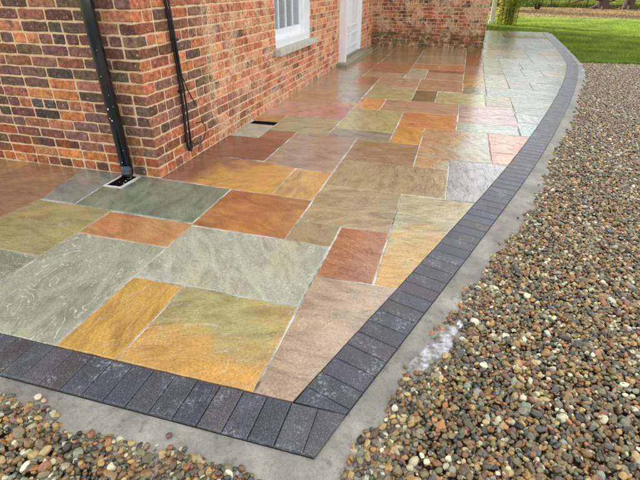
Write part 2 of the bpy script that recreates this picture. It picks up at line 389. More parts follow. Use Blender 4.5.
# ---------------------------------------------------------------- pebbles (instances)
def haunch_out(y): return 0
def gravel_ok(x, y):
    # outside the concrete footing; wavy edge
    wob = .018*np.sin(x*23+y*9)+.014*np.sin(y*31-x*7)+.03*np.sin(y*2.1+1)
    front = np.interp(x, [.55, 1.0, 1.5, 1.9], [-2.165, -2.225, -2.215, -2.23])+.012*np.sin(x*9+.8)+wob*.6
    xo = np.interp(y, cv[:, 1]-.07, cv[:, 0])+.205+np.interp(y, [-2, -1, 0, 2, 5, 8, 9], [.10, .125, .13, .115, .105, .13, .19])+wob
    xo = np.where(y < -1.9, 2.13-( -1.9-y)*.3+wob*.6, xo)
    ok = (y < front) | ((x > xo))
    dx, dy = x-2.335, y+1.42; a, b = dx*math.cos(math.radians(63))+dy*math.sin(math.radians(63)), -dx*math.sin(math.radians(63))+dy*math.cos(math.radians(63))
    return ok & ~(((a/.24)**2+(b/.055)**2 < 1+.5*np.sin(x*60)*np.sin(y*47)) & (rng.random(np.shape(x)) < .88))
def pebble_points():
    P = []
    for (pitch, zlo, zhi, x0, x1, y0, y1) in ((.0165, -.038, -.018, -1.0, 6.4, -3.3, 8.45), (.023, -.028, -.012, -1.0, 6.2, -3.3, 8.42)):
        nx = int((x1-x0)/pitch); ny = int((y1-y0)/pitch)
        X, Y = np.meshgrid(np.arange(nx)*pitch+x0, np.arange(ny)*pitch+y0)
        X = (X+rng.uniform(-.5, .5, X.shape)*pitch).ravel(); Y = (Y+rng.uniform(-.5, .5, Y.shape)*pitch).ravel()
        ok = gravel_ok(X, Y) & (X < 3.6+.34*(Y+2.2)+.6) & ((X < 4.66) | (Y < 8.42+.06*(X-4.7)+.03*np.sin(X*9)))
        X, Y = X[ok], Y[ok]; P.append(np.c_[X, Y, rng.uniform(zlo, zhi, len(X))])
    # strays on the concrete
    n = 90; yy = rng.uniform(-1.5, 8.5, n); xo = np.interp(yy, cv[:, 1], cv[:, 0])+.205+rng.uniform(.10, .18, n)
    P.append(np.c_[xo, yy, np.full(n, -.012)][rng.random(n) < .5])
    return np.vstack(P)
peb = pebble_points()
print('pebbles', len(peb))
me = bpy.data.meshes.new('gravel'); me.from_pydata(peb.tolist(), [], [])
n = len(peb)
sz = rng.lognormal(math.log(.0093), .33, n); sz = np.clip(sz, .0042, .021)
scl = np.c_[sz*rng.uniform(.95, 1.35, n), sz*rng.uniform(.75, 1.05, n), sz*rng.uniform(.5, .8, n)]
rot = np.c_[rng.normal(0, .38, n), rng.normal(0, .38, n), rng.uniform(0, 6.28, n)]
pal = [((150, 116, 78), 14), ((180, 142, 92), 14), ((196, 168, 124), 7), ((132, 116, 92), 14), ((98, 94, 90), 11), ((70, 72, 78), 8), ((108, 78, 62), 10),
       ((150, 98, 66), 7), ((182, 120, 66), 5), ((206, 198, 180), 8), ((232, 228, 216), 3), ((134, 126, 98), 8), ((146, 146, 140), 8), ((52, 48, 48), 5), ((140, 88, 74), 3), ((104, 92, 70), 8)]
pc = np.array([warm_(tone(c, .98, .92), 1.01, .76)[:3] for c, _ in pal]); pc = pc*.95+pc.mean(0)*.05; pw = np.array([k for _, k in pal], float); pw /= pw.sum()
cc = pc[rng.choice(len(pal), n, p=pw)]*rng.uniform(.7, 1.2, (n, 1))
for nm, dat in (('scl', scl), ('rot', rot), ('pcol', cc)):
    a = me.attributes.new(nm, 'FLOAT_VECTOR', 'POINT'); a.data.foreach_set('vector', dat.astype('f').ravel())
a = me.attributes.new('pick', 'INT', 'POINT'); a.data.foreach_set('value', rng.integers(0, 8, n).astype('i'))
gravel = bpy.data.objects.new('gravel', me); C.objects.link(gravel)
tag(gravel, 'rounded mixed brown, grey and cream gravel covering the driveway', 'gravel', kind='stuff')
pm, Nn, Ll, b = mat('wet_pebble', .35)
co_ = attr(Nn, 'pcol', 'Vector', 'INSTANCER'); tco = Nn.new('ShaderNodeTexCoord').outputs['Object']
nn = noise(Nn, Ll, posn(Nn), 130, 4, .65)
pcx = mixc(Nn, Ll, .8, co_, ramp(Nn, Ll, nn, [(.3, g(.65)), (.7, g(1.3))]), 'MULTIPLY')
Ll.new(pcx, b.inputs['Base Color']); Ll.new(ramp(Nn, Ll, nn, [(.3, g(.14)), (.7, g(.42))]), b.inputs['Roughness']); b.inputs['Coat Weight'].default_value = .35; b.inputs['Coat Roughness'].default_value = .1
ng = bpy.data.node_groups.new('scatter_pebbles', 'GeometryNodeTree')
ng.interface.new_socket('Geometry', in_out='INPUT', socket_type='NodeSocketGeometry'); ng.interface.new_socket('Geometry', in_out='OUTPUT', socket_type='NodeSocketGeometry')
G = ng.nodes; K = ng.links
gi = G.new('NodeGroupInput'); go = G.new('NodeGroupOutput'); iop = G.new('GeometryNodeInstanceOnPoints')
jn = G.new('GeometryNodeJoinGeometry')
for k in range(8):
    ico = G.new('GeometryNodeMeshIcoSphere'); ico.inputs['Radius'].default_value = 1; ico.inputs['Subdivisions'].default_value = 3 if k < 8 else 2
    nz = G.new('ShaderNodeTexNoise'); nz.noise_dimensions = '4D'; nz.inputs['W'].default_value = k*7.3; nz.inputs['Scale'].default_value = .75; nz.inputs['Detail'].default_value = 1.5
    sb = G.new('ShaderNodeVectorMath'); sb.operation = 'SUBTRACT'; sb.inputs[1].default_value = (.5, .5, .5)
    ml = G.new('ShaderNodeVectorMath'); ml.operation = 'SCALE'; ml.inputs['Scale'].default_value = 1.15
    sp_ = G.new('GeometryNodeSetPosition'); ss = G.new('GeometryNodeSetShadeSmooth'); g2i = G.new('GeometryNodeGeometryToInstance')
    K.new(nz.outputs['Color'], sb.inputs[0]); K.new(sb.outputs[0], ml.inputs[0]); K.new(ml.outputs[0], sp_.inputs['Offset'])
    K.new(ico.outputs[0], sp_.inputs[0]); K.new(sp_.outputs[0], ss.inputs[0]); K.new(ss.outputs[0], g2i.inputs[0]); K.new(g2i.outputs[0], jn.inputs[0])
def na(nm, t):
    x = G.new('GeometryNodeInputNamedAttribute'); x.data_type = t; x.inputs['Name'].default_value = nm; return x.outputs['Attribute']
K.new(gi.outputs[0], iop.inputs['Points']); K.new(jn.outputs[0], iop.inputs['Instance']); iop.inputs['Pick Instance'].default_value = True
K.new(na('pick', 'INT'), iop.inputs['Instance Index']); K.new(na('rot', 'FLOAT_VECTOR'), iop.inputs['Rotation']); K.new(na('scl', 'FLOAT_VECTOR'), iop.inputs['Scale'])
sm_ = G.new('GeometryNodeSetMaterial'); sm_.inputs['Material'].default_value = pm
K.new(iop.outputs[0], sm_.inputs[0]); K.new(sm_.outputs[0], go.inputs[0])
md = gravel.modifiers.new('scatter', 'NODES'); md.node_group = ng
me.materials.append(pm)

# ---------------------------------------------------------------- concrete footing outside the blocks
def haunch():
    q = MB(); ring = []
    def sec(base, nrm, wd):
        a = base+nrm*.14; b_ = base+nrm*(.205+wd*.5); c_ = base+nrm*(.205+wd+.09)
        return [(a[0], a[1], -.012), (b_[0], b_[1], -.020), (c_[0], c_[1], -.034), (c_[0], c_[1], -.09)]
    S = []
    for x in np.arange(-5, 1.95, .1): S.append(sec(np.array([x, YF]), np.array([0, -1.]), .13+.025*math.sin(x*5.5)))
    S.append(sec(np.array([1.83, YF-.0]), np.array([.5, -1.05]), .12))
    S.append(sec(np.array([1.84, YF+.04]), np.array([.86, -.62]), .15))
    for s in np.arange(.12, cs[-1], .12):
        P_, T_, N_ = cpt(s); S.append(sec(P_, N_, float(np.interp(P_[1], [-2, -1, 0, 5, 8, 9, 10], [.15, .20, .21, .20, .22, .12, .06]))+.012*math.sin(s*7)))
    vs = [v for s_ in S for v in s_]; fs = [(4*i+k, 4*i+k+1, 4*i+5+k, 4*i+4+k) for i in range(len(S)-1) for k in range(3)]
    q.add(vs, fs); q.f = [tuple(f) for f in q.f]
    return tag(q.build('concrete_footing', M['concrete'], smooth=False), kind='structure')
haunch()

# ---------------------------------------------------------------- polygons -> slabs
def area(P): return .5*sum(P[i][0]*P[(i+1) % len(P)][1]-P[(i+1) % len(P)][0]*P[i][1] for i in range(len(P)))
def clip_half(P, pt, nrm):
    out = []
    for i in range(len(P)):
        a = P[i]; b_ = P[(i+1) % len(P)]
        da = (a[0]-pt[0])*nrm[0]+(a[1]-pt[1])*nrm[1]; db = (b_[0]-pt[0])*nrm[0]+(b_[1]-pt[1])*nrm[1]
        if da <= 0: out.append(a)
        if da*db < 0:
            t = da/(da-db); out.append((a[0]+t*(b_[0]-a[0]), a[1]+t*(b_[1]-a[1])))
    return out
def clip_curve(P, gap=.002):
    ys = [p_[1] for p_ in P]
    if max(p_[0] for p_ in P) < xin(min(ys))-.05: return P
    for s in np.arange(0, cs[-1], .12):
        a, T_, N_ = cpt(s)
        if min(ys)-.4 < a[1] < max(ys)+.4:
            P = clip_half(P, a-N_*gap, N_)
            if len(P) < 3: return []
    # drop tiny edges
    Q = []
    for p_ in P:
        if not Q or math.hypot(p_[0]-Q[-1][0], p_[1]-Q[-1][1]) > .02: Q.append(p_)
    if len(Q) > 2 and math.hypot(Q[0][0]-Q[-1][0], Q[0][1]-Q[-1][1]) < .02: Q.pop()
    return Q
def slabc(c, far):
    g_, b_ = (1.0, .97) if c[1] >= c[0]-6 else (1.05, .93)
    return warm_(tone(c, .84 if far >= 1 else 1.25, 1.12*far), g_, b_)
def inset(P, d):
    n = len(P); out = []
    if area(P) < 0: P = P[::-1]
    for i in range(n):
        a, b_, c_ = P[i-1], P[i], P[(i+1) % n]
        e1 = np.array([b_[0]-a[0], b_[1]-a[1]]); e2 = np.array([c_[0]-b_[0], c_[1]-b_[1]])
        e1 = e1/(np.hypot(*e1)+1e-9); e2 = e2/(np.hypot(*e2)+1e-9)
        n1 = np.array([-e1[1], e1[0]]); n2 = np.array([-e2[1], e2[0]])
        k = 1+n1@n2
        if k < .3: k = .3
        o = (n1+n2)*d/k
        out.append((b_[0]+o[0], b_[1]+o[1]))
    return out
def subdiv(P, step=.06, jag=.0030):
    out = []
    for i in range(len(P)):
        a = P[i]; b_ = P[(i+1) % len(P)]; l = math.hypot(b_[0]-a[0], b_[1]-a[1]); k = max(1, int(l/step))
        nx_, ny_ = -(b_[1]-a[1])/(l+1e-9), (b_[0]-a[0])/(l+1e-9)
        for j in range(k):
            t = j/k; o = random.uniform(-jag, jag) if j else 0
            out.append((a[0]+(b_[0]-a[0])*t+nx_*o, a[1]+(b_[1]-a[1])*t+ny_*o))
    return out

# patio bed
pb = MB()
bed_poly = [(-5, YF+.001), (1.815, YF+.001)]+[tuple(x) for x in curve[1:]]+[(2.3, 15.6), (2.3, 9.0), (-.2, 9.95), (-.2, .05), (-5, .05)]
bm = bmesh.new(); vs = [bm.verts.new((x, y, 0)) for x, y in bed_poly]; fc = bm.faces.new(vs); bmesh.ops.triangulate(bm, faces=[fc]); bm.verts.index_update()
pb.add([(v.co.x, v.co.y, -.0045) for v in bm.verts], [[v.index for v in f.verts] for f in bm.faces]); bm.free()
patio = tag(pb.build('patio', M['joint']), kind='structure')

def R(x0, x1, y0, y1): return [(x0, y0), (x1, y0), (x1, y1), (x0, y1)]
BIG = 9
S = [  # polygon, colour, second colour, lime marks
 (R(-1.90, -1.31, -.40, -.005), (166, 128, 74), (144, 106, 68), .1),
 ([(-1.30, -.97), (-.65, -.97), (-.63, -.62), (-.78, -.005), (-1.30, -.005)], (146, 102, 74), (164, 118, 82), .15),
 ([(-.62, -.625), (-.325, -.625), (-.36, -.285), (-.375, -.005), (-.77, -.005)], (114, 128, 124), (126, 136, 126), .2),
 ([(-.315, -.63), (.665, -.65), (.66, -.052), (0, -.012), (-.165, -.01), (-.172, -.285), (-.345, -.285)], (104, 118, 96), (126, 136, 112), .2),
 ([(.005, 0), (.66, -.042), (1.012, -.055), (1.008, .55), (.67, .61), (.005, .66)], (196, 140, 50), (140, 88, 66), .1, (-1.0, .35, -.02)),
 (R(.005, .665, .655, 1.285), (122, 68, 46), (140, 84, 56), .05),
 (R(1.018, 1.345, -.06, .54), (190, 134, 60), (200, 150, 72), .15),
 ([(.672, -.675), (1.345, -.685), (1.345, -.068), (.672, -.052)], (150, 84, 36), (182, 120, 48), .1),
 (R(.025, .68, -.985, -.665), (176, 110, 60), (190, 134, 80), .2),
 (R(-.645, .015, -1.295, -.64), (158, 138, 84), (148, 136, 96), .5),
 (R(-.985, .015, YF, -1.305), (130, 136, 112), (146, 146, 118), .8),
 (R(.025, .68, YF, -.995), (148, 150, 128), (160, 158, 134), 1.5),
 (R(.69, 1.0, YF, -1.33), (196, 144, 48), (184, 136, 56), .4),
 (R(1.01, 1.645, YF, -1.33), (196, 142, 62), (162, 150, 98), .6, (-.15, 1.1, .0)),
 (R(.69, 1.645, -1.32, -.695), (162, 164, 148), (172, 164, 138), 1.0),
 (R(1.355, 1.648, -.69, -.425), (156, 124, 88), (150, 132, 100), .3),
 (R(1.355, 1.975, -.415, .245), (160, 136, 100), (172, 140, 96), .5),
 (R(1.658, 1.973, -1.02, -.425), (172, 106, 62), (158, 94, 58), .5),
 (R(1.985, BIG, -1.02, -.115), (200, 148, 62), (172, 166, 126), .3, (-.2, .5, 0)),
 (R(1.985, BIG, -.105, .24), (170, 152, 110), (184, 160, 120), .2),
 (R(1.655, BIG, YF, -1.03), (168, 138, 116), (178, 148, 126), .25),
 (R(2.315, BIG, .25, 1.165), (150, 142, 146), (166, 158, 160), .15),
 (R(1.355, 2.305, .255, .885), (170, 144, 98), (160, 130, 96), .25),
 (R(1.355, 2.0, .895, 1.53), (150, 108, 74), (166, 128, 88), .1),
 ([(2.01, .895), (2.305, .895), (2.305, 1.175), (2.68, 1.175), (2.68, 2.175), (2.01, 2.175)], (186, 136, 86), (168, 170, 144), .9, (.6, 0, 0)),
 (R(2.69, BIG, 1.175, 1.50), (196, 136, 112), (206, 160, 136), .1),
 (R(2.69, BIG, 1.51, 2.165), (200, 140, 112), (204, 168, 146), .1),
 (R(2.355, 3.015, 2.185, 2.545), (172, 182, 168), (186, 186, 164), .2),
 (R(3.03, BIG, 2.175, 2.74), (144, 169, 160), (158, 174, 158), .2),
 (R(3.045, BIG, 2.75, 3.17), (154, 172, 160), (169, 169, 135), .2),
 (R(2.365, 3.035, 2.555, 3.525), (184, 150, 148), (196, 172, 158), .6),
 (R(2.715, 3.05, 3.535, 4.165), (185, 163, 118), (171, 162, 126), .2),
 (R(3.06, BIG, 3.18, 4.16), (153, 165, 144), (165, 163, 127), .2),
 (R(2.745, BIG, 4.175, 4.86), (160, 171, 158), (171, 172, 147), .2),
 (R(1.375, 2.355, 2.875, 3.525), (178, 132, 102), (166, 126, 96), .1),
 (R(1.695, 2.345, 2.185, 2.865), (186, 106, 52), (200, 132, 48), .2),
 (R(1.695, 2.0, 1.54, 2.175), (208, 144, 44), (196, 132, 46), .1),
 (R(1.03, 1.365, 2.875, 3.525), (196, 124, 58), (204, 140, 60), .1),
 (R(1.025, 1.685, 1.895, 2.865), (162, 150, 96), (172, 158, 108), .5),
 ([(1.025, 1.612), (1.35, 1.612), (1.355, 1.54), (1.685, 1.54), (1.685, 1.885), (1.025, 1.885)], (128, 132, 118), (140, 138, 112), .2),
 (R(.675, 1.345, .555, 1.60), (156, 124, 110), (170, 140, 118), .4),
 (R(.345, .665, 1.295, 1.608), (140, 78, 46), (150, 92, 58), .1),
 (R(.335, 1.015, 1.615, 2.235), (148, 148, 106), (156, 148, 108), .2),
 (R(.0, .325, 1.945, 2.235), (172, 128, 30), (160, 120, 36), .1),
 (R(.0, .335, 1.295, 1.785), (160, 174, 162), (172, 178, 156), .2),
 (R(.0, 1.015, 2.245, 3.0), (170, 132, 124), (176, 86, 76), .3, (.25, 0, -.1)),
 (R(.0, .665, 3.01, 3.88), (160, 128, 92), (148, 116, 82), .1),
 (R(.675, 1.02, 3.01, 3.215), (172, 128, 88), (176, 138, 96), .1),
 (R(.675, 1.005, 3.225, 3.88), (126, 126, 116), (140, 136, 120), .1),
 (R(1.03, 1.70, 3.535, 4.475), (156, 148, 98), (166, 152, 104), .1),
 (R(1.015, 1.70, 4.485, 5.245), (170, 124, 100), (166, 132, 106), .1),
 (R(1.71, 2.03, 3.535, 4.305), (98, 76, 50), (120, 98, 66), .1),
 (R(1.71, 2.395, 4.315, 5.235), (158, 108, 86), (166, 126, 86), .1),
 (R(2.04, 2.705, 3.535, 4.23), (156, 150, 88), (168, 156, 104), .2),
 (R(2.405, 2.735, 4.24, 4.75), (128, 132, 116), (120, 134, 72), .1),
 (R(2.405, 2.74, 4.76, 5.9), (178, 142, 92), (190, 136, 72), .1),
 (R(2.415, 2.755, 5.91, 7.0), (166, 112, 88), (172, 126, 100), .1),
 (R(2.43, 2.77, 7.01, 8.45), (162, 84, 54), (166, 104, 70), .1),
 (R(2.44, 2.80, 8.46, 9.89), (150, 110, 74), (156, 124, 90), .1),
 (R(1.405, 1.75, 5.255, 6.27), (156, 158, 134), (160, 162, 130), .1),
 (R(1.76, 2.395, 5.255, 5.99), (168, 132, 104), (160, 120, 92), .1),
 (R(1.76, 2.405, 6.0, 6.3), (124, 58, 40), (134, 70, 50), 0),
 (R(1.42, 1.93, 6.31, 6.99), (178, 112, 52), (166, 110, 62), .1),
 (R(1.94, 2.405, 6.31, 6.99), (184, 110, 60), (170, 96, 52), .1),
 (R(1.43, 2.42, 7.0, 8.2), (158, 132, 98), (150, 118, 88), .1),
 (R(1.43, 2.43, 8.21, 9.89), (144, 124, 92), (156, 118, 72), .1),
 (R(.685, 1.395, 5.255, 5.72), (164, 144, 110), (168, 138, 104), .1),
 (R(.70, 1.41, 5.73, 6.95), (154, 84, 46), (166, 104, 58), .1),
 (R(.72, 1.42, 6.96, 8.45), (120, 100, 62), (136, 108, 70), .1),
 (R(.72, 1.42, 8.46, 9.89), (136, 100, 64), (150, 104, 56), .1),
 (R(0, 1.005, 3.89, 4.48), (140, 130, 112), (150, 120, 92), .1),
 (R(0, .60, 4.49, 5.245), (150, 118, 90), (136, 124, 108), .1),
 (R(.61, 1.005, 4.49, 5.245), (146, 92, 60), (156, 110, 72), .1),
 (R(0, .675, 5.255, 5.99), (146, 108, 78), (140, 122, 102), .1),
 (R(.235, .69, 6.0, 6.95), (150, 88, 58), (160, 100, 62), .1),
 (R(.235, .71, 6.96, 8.1), (116, 92, 58), (130, 104, 64), .1),
 (R(.235, .71, 8.11, 9.89), (132, 110, 76), (140, 110, 70), .1),
 (R(0, .225, 8.80, 9.89), (120, 100, 70), (130, 104, 70), .1),
 (R(2.75, 3.10, 4.87, 6.17), (136, 133, 86), (149, 142, 104), .2),
 (R(3.11, 3.45, 4.87, 5.46), (176, 144, 131), (171, 149, 135), .1),
 (R(3.46, BIG, 4.87, 5.46), (165, 171, 156), (158, 167, 154), .2),
 (R(3.11, BIG, 5.47, 6.16), (160, 171, 162), (167, 171, 153), .2),
 (R(3.11, 3.44, 6.17, 6.91), (162, 169, 158), (154, 165, 154), .2),
 (R(3.45, 3.78, 6.17, 6.91), (158, 169, 162), (163, 167, 154), .2),
 (R(3.79, BIG, 6.17, 6.91), (183, 163, 127), (176, 163, 135), .2),
 (R(2.765, 3.10, 6.18, 7.1), (135, 129, 90), (149, 140, 100), .1),
 (R(2.78, 3.10, 7.11, 8.27), (162, 136, 93), (144, 131, 93), .1),
 (R(3.11, 3.49, 6.92, 7.73), (163, 169, 154), (169, 167, 147), .1),
 (R(3.50, 4.06, 6.92, 7.73), (160, 171, 163), (167, 171, 158), .1),
 (R(4.07, BIG, 6.92, 7.73), (176, 167, 140), (169, 167, 147), .1),
]
pale = [(156, 166, 154), (166, 160, 126), (184, 150, 108), (140, 160, 156), (174, 154, 118), (176, 138, 112), (128, 134, 120)]
warm = [(150, 112, 74), (130, 124, 96), (166, 120, 70), (140, 136, 110), (160, 140, 100), (126, 84, 60)]
def fill(x0, x1, ys, P, wmin=.5, wmax=1.0):
    for y0, y1 in zip(ys[:-1], ys[1:]):
        x = x0
        while x < x1-.02:
            wd = random.choice([.33, .66, .66, .98]); xe = x+wd
            if x1-xe < .25: xe = x1
            c = random.choice(P); S.append((R(x, xe-.01, y0, y1-.01), jit(c, 7), jit(random.choice(P), 7), .2)); x = xe
fill(2.81, 4.7, [7.74, 8.28] if 0 else [8.28, 9.2, 9.9], pale)
S.append((R(3.11, 3.78, 7.74, 8.27), (184, 188, 170), (176, 186, 172), .1)); S.append((R(3.79, BIG, 7.74, 8.27), (180, 190, 180), (188, 186, 170), .1))
fill(2.86, 5.0, [9.9, 10.75, 11.4, 12.35, 12.95, 13.9, 14.6, 15.58], pale)
fill(-4.2, -1.31, [-.97, -.41], warm); fill(-4.2, -1.91, [-.40, -.004], warm); fill(-4.2, -.655, [-1.295, -.98], warm); fill(-4.2, -.995, [YF, -1.305], warm)
cnt = 0
for row in S:
    poly, c1, c2, lime = row[:4]; grad = row[4] if len(row) > 4 else (0, 0, 0)
    P = [(x, max(y, YF+.002)) for x, y in poly]
    P = clip_curve(P)
    if len(P) < 3 or abs(area(P)) < .012: continue
    if area(P) < 0: P = P[::-1]
    P = inset(P, -.0008+random.uniform(0, .0012))
    o = subdiv(P)
    top = inset(o, .004)
    n = len(o); z = random.uniform(-.0006, .0012); tx, ty = random.uniform(-.0018, .0018), random.uniform(-.0018, .0018)
    cx = sum(a for a, _ in o)/n; cy = sum(b_ for _, b_ in o)/n
    Z = lambda x, y: z+tx*(x-cx)+ty*(y-cy)
    vs = [(x, y, -.03) for x, y in o]+[(x, y, Z(x, y)-.0035) for x, y in o]+[(x, y, Z(x, y)) for x, y in top]
    fs = [(i, (i+1) % n, n+(i+1) % n, n+i) for i in range(n)]+[(n+i, n+(i+1) % n, 2*n+(i+1) % n, 2*n+i) for i in range(n)]+[tuple(2*n+i for i in range(n))]
    cxx = float(np.interp(cx+.12*cy, [2.6, 3.6], [1, .72])) if cx > 2.4 else 1+.42*min(1, max(0, (cy-1.2)/2.5))  # colour gain: right slabs darkened against sky glare, middle ones lightened further back
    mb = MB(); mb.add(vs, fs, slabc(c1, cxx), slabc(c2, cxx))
    an = random.choice([0, 0, math.pi/2, .8])+random.uniform(-.5, .5); ofx, ofy = random.uniform(-40, 40), random.uniform(-40, 40)
    suv = [(math.cos(an)*x-math.sin(an)*y+ofx, math.sin(an)*x+math.cos(an)*y+ofy, v[2]) for v in vs for x, y in [(v[0], v[1])]]
    ob = mb.build('paving_slab', M['slab'], patio, origin=(cx, cy, 0), suv=suv)
    lb_ = ob.data.attributes.new('grad', 'FLOAT', 'POINT'); lb_.data.foreach_set('value', [grad[0]*(v[0]-cx)+grad[1]*(v[1]-cy)+grad[2] for v in vs])
    la = ob.data.attributes.new('lime', 'FLOAT', 'POINT'); la.data.foreach_set('value', [min(1.5, lime)]*len(vs))
    cnt += 1
print('slabs', cnt)

# ---------------------------------------------------------------- block edging
eb = MB(); inn = []; out = []
for x in np.arange(-5, 1.8, .4): inn.append((x, YF)); out.append((x, YF-.205))
inn.append((1.815, YF)); out.append((1.962, YF-.205))
for s in np.arange(.05, cs[-1]+.01, .25):
    P_, T_, N_ = cpt(s); inn.append(tuple(P_)); out.append(tuple(P_+N_*.205))
n = len(inn); eb.add([(x, y, -.011) for x, y in inn]+[(x, y, -.011) for x, y in out]+[(x, y, -.05) for x, y in out], [(i, n+i, n+i+1, i+1) for i in range(n-1)]+[(n+i, 2*n+i, 2*n+i+1, n+i+1) for i in range(n-1)], lin((40, 38, 38)))
edging = tag(eb.build('block_edging', mat_plain('edging_bedding', (24, 22, 22), .8, .4, 60, .002)), kind='structure')
def sett(P, far=False):
    if area(P) < 0: P = P[::-1]
    P = inset(P, .0010); n = len(P); dz = random.uniform(-.0008, .0012); tx, ty = random.uniform(-.005, .005), random.uniform(-.005, .005)
    cx = sum(a for a, _ in P)/n; cy = sum(b_ for _, b_ in P)/n
    Z = lambda x, y: dz+tx*(x-cx)+ty*(y-cy)
    q1 = inset(P, .0018); q2 = inset(P, .005)
    vs = [(x, y, -.05) for x, y in P]+[(x, y, Z(x, y)-.005) for x, y in P]+[(x, y, Z(x, y)-.0015) for x, y in q1]+[(x, y, Z(x, y)) for x, y in q2]
    fs = [(k*n+i, k*n+(i+1) % n, (k+1)*n+(i+1) % n, (k+1)*n+i) for k in range(3) for i in range(n)]+[tuple(3*n+i for i in range(n))]
    mb = MB(); mb.add(vs, fs, lin(jit(random.choice([(78, 80, 88), (73, 76, 84), (83, 82, 87), (80, 76, 79), (72, 77, 86)]), 4), .84))
    mb.build('edging_block', M['sett'], edging, origin=(cx, cy, 0))
# front run, read off the photograph's joint spacing
x = 1.845
k = 0
fx = [1.922, 1.814]
while fx[-1] > -2.4: fx.append(fx[-1]-.1022)
for a, b_ in zip(fx[1:], fx[:-1]): sett([(a, YF-.205), (b_, YF-.205), (b_, YF-.004), (a, YF-.004)])
P1, T1, N1 = cpt(.090)
e0 = tuple(P1+N1*.205); e1 = (e0[0]-.010, e0[1]-.028)
# cut corner piece, then the first block of the curved run
sett([(1.9195, YF-.205), (1.966, YF-.205), (e1[0]+.002, e1[1]+.002), (1.9195, YF-.003)])
sett([(1.822, YF+.0), (1.924, YF-.001), e1, e0, tuple(P1+N1*.004)])
s = .090
while s < cs[-1]-.05:
    a, Ta, Na = cpt(s); e, Te, Ne = cpt(s+.1025)
    sett([tuple(a+Na*.002), tuple(a+Na*.205), tuple(e+Ne*.205), tuple(e+Ne*.002)]); s += .1025

# ---------------------------------------------------------------- brick house
house = empty('brick_house', (0, 0, 0), label='old red brick house with white window and door along the wet patio', cat='house')
CH = .0835; ZT = 5.01
MORT = {'A': lin((228, 196, 156)), 'B': lin((238, 206, 168)), 'C': lin((226, 192, 154))}
WIN = (2.80, 4.30, .61, 2.20); DOOR = (6.20, 8.34, 0., 2.30)
W = {'A': ((0, 0, 0), (-1, 0, 0), (0, -1, 0), 7.0), 'B': ((0, 0, 0), (0, 1, 0), (1, 0, 0), 9.9), 'C': ((0, 9.9, 0), (1, 0, 0), (0, -1, 0), 2.83)}
OPEN = {'A': [], 'B': [WIN, DOOR], 'C': []}
PAL = {
 'A': [((124, 76, 66), 6), ((146, 86, 68), 6), ((100, 68, 62), 6), ((168, 98, 68), 4), ((80, 66, 62), 3), ((190, 108, 60), 3), ((112, 74, 70), 6)],
 'Alow': [((186, 104, 44), 4), ((150, 80, 48), 5), ((96, 60, 48), 3), ((166, 92, 54), 4), ((128, 76, 60), 3)],
 'B0': [((130, 84, 68), 5), ((190, 106, 70), 5), ((110, 78, 66), 3), ((160, 92, 66), 4), ((196, 112, 62), 2)],
 'B': [((196, 106, 74), 6), ((186, 96, 64), 6), ((208, 124, 88), 4), ((150, 88, 70), 2), ((170, 86, 60), 4), ((116, 76, 68), 1)],
 'C': [((142, 70, 52), 5), ((104, 58, 48), 4), ((172, 92, 64), 4), ((76, 52, 48), 4), ((156, 80, 56), 4), ((120, 68, 56), 3)]}
def pick(p):
    c = random.choices([a for a, _ in PAL[p]], [b_ for _, b_ in PAL[p]])[0]; return warm_(tone(jit(c, 12), .82, 1.25), 1.06 if p == 'B' else 1.04, .88)
walls = {}
for k, (O, U, Nn_, Lw) in W.items():
    O = np.array(O, float); U = np.array(U, float); Nv = np.array(Nn_, float)
    mb = MB(); us = sorted({0, Lw, *[o_[0] for o_ in OPEN[k]], *[o_[1] for o_ in OPEN[k]]}); zs = sorted({-.15, ZT, *[o_[2] for o_ in OPEN[k]], *[o_[3] for o_ in OPEN[k]]})
    rc = -.0035
    for i in range(len(us)-1):
        for j in range(len(zs)-1):
            uc = (us[i]+us[i+1])/2; zc = (zs[j]+zs[j+1])/2
            if any(o_[0] < uc < o_[1] and o_[2] < zc < o_[3] for o_ in OPEN[k]): continue
            q = [O+U*u+Nv*rc+np.array([0, 0, z]) for u, z in ((us[i], zs[j]), (us[i+1], zs[j]), (us[i+1], zs[j+1]), (us[i], zs[j+1]))]
            mb.add(q, [(0, 1, 2, 3)], MORT[k])
    # reveals
    for (a, b_, z0, z1) in OPEN[k]:
        for u in (a, b_):
            q = [O+U*u+Nv*d+np.array([0, 0, z]) for d, z in ((rc, z0), (-.30, z0), (-.30, z1), (rc, z1))]; mb.add(q, [(0, 1, 2, 3)], MORT[k])
        for z in (z0, z1):
            q = [O+U*u+Nv*d+np.array([0, 0, z]) for d, u in ((rc, a), (-.30, a), (-.30, b_), (rc, b_))]; mb.add(q, [(0, 1, 2, 3)], MORT[k])
    walls[k] = mb.build('wall', M['mortar'], house)
# bodies of the house behind the faces (so it is solid to the sun)
mb = MB()
mb.box(-9, -.32, .02, 18.4, -.15, ZT); mb.box(-.31, 2.825, 9.93, 18.4, -.15, ZT)
mb.box(-.319, -.01, .02, 2.79, -.14, ZT-.01); mb.box(-.319, -.01, 4.31, 6.19, -.14, ZT-.01); mb.box(-.319, -.01, 8.35, 9.92, -.14, ZT-.01)
mb.box(-.319, -.01, 2.79, 8.35, 2.32, ZT-.01)
mb.c = [lin((120, 70, 55))]*len(mb.v)
mb.build('house_core', M['mortar'], house)
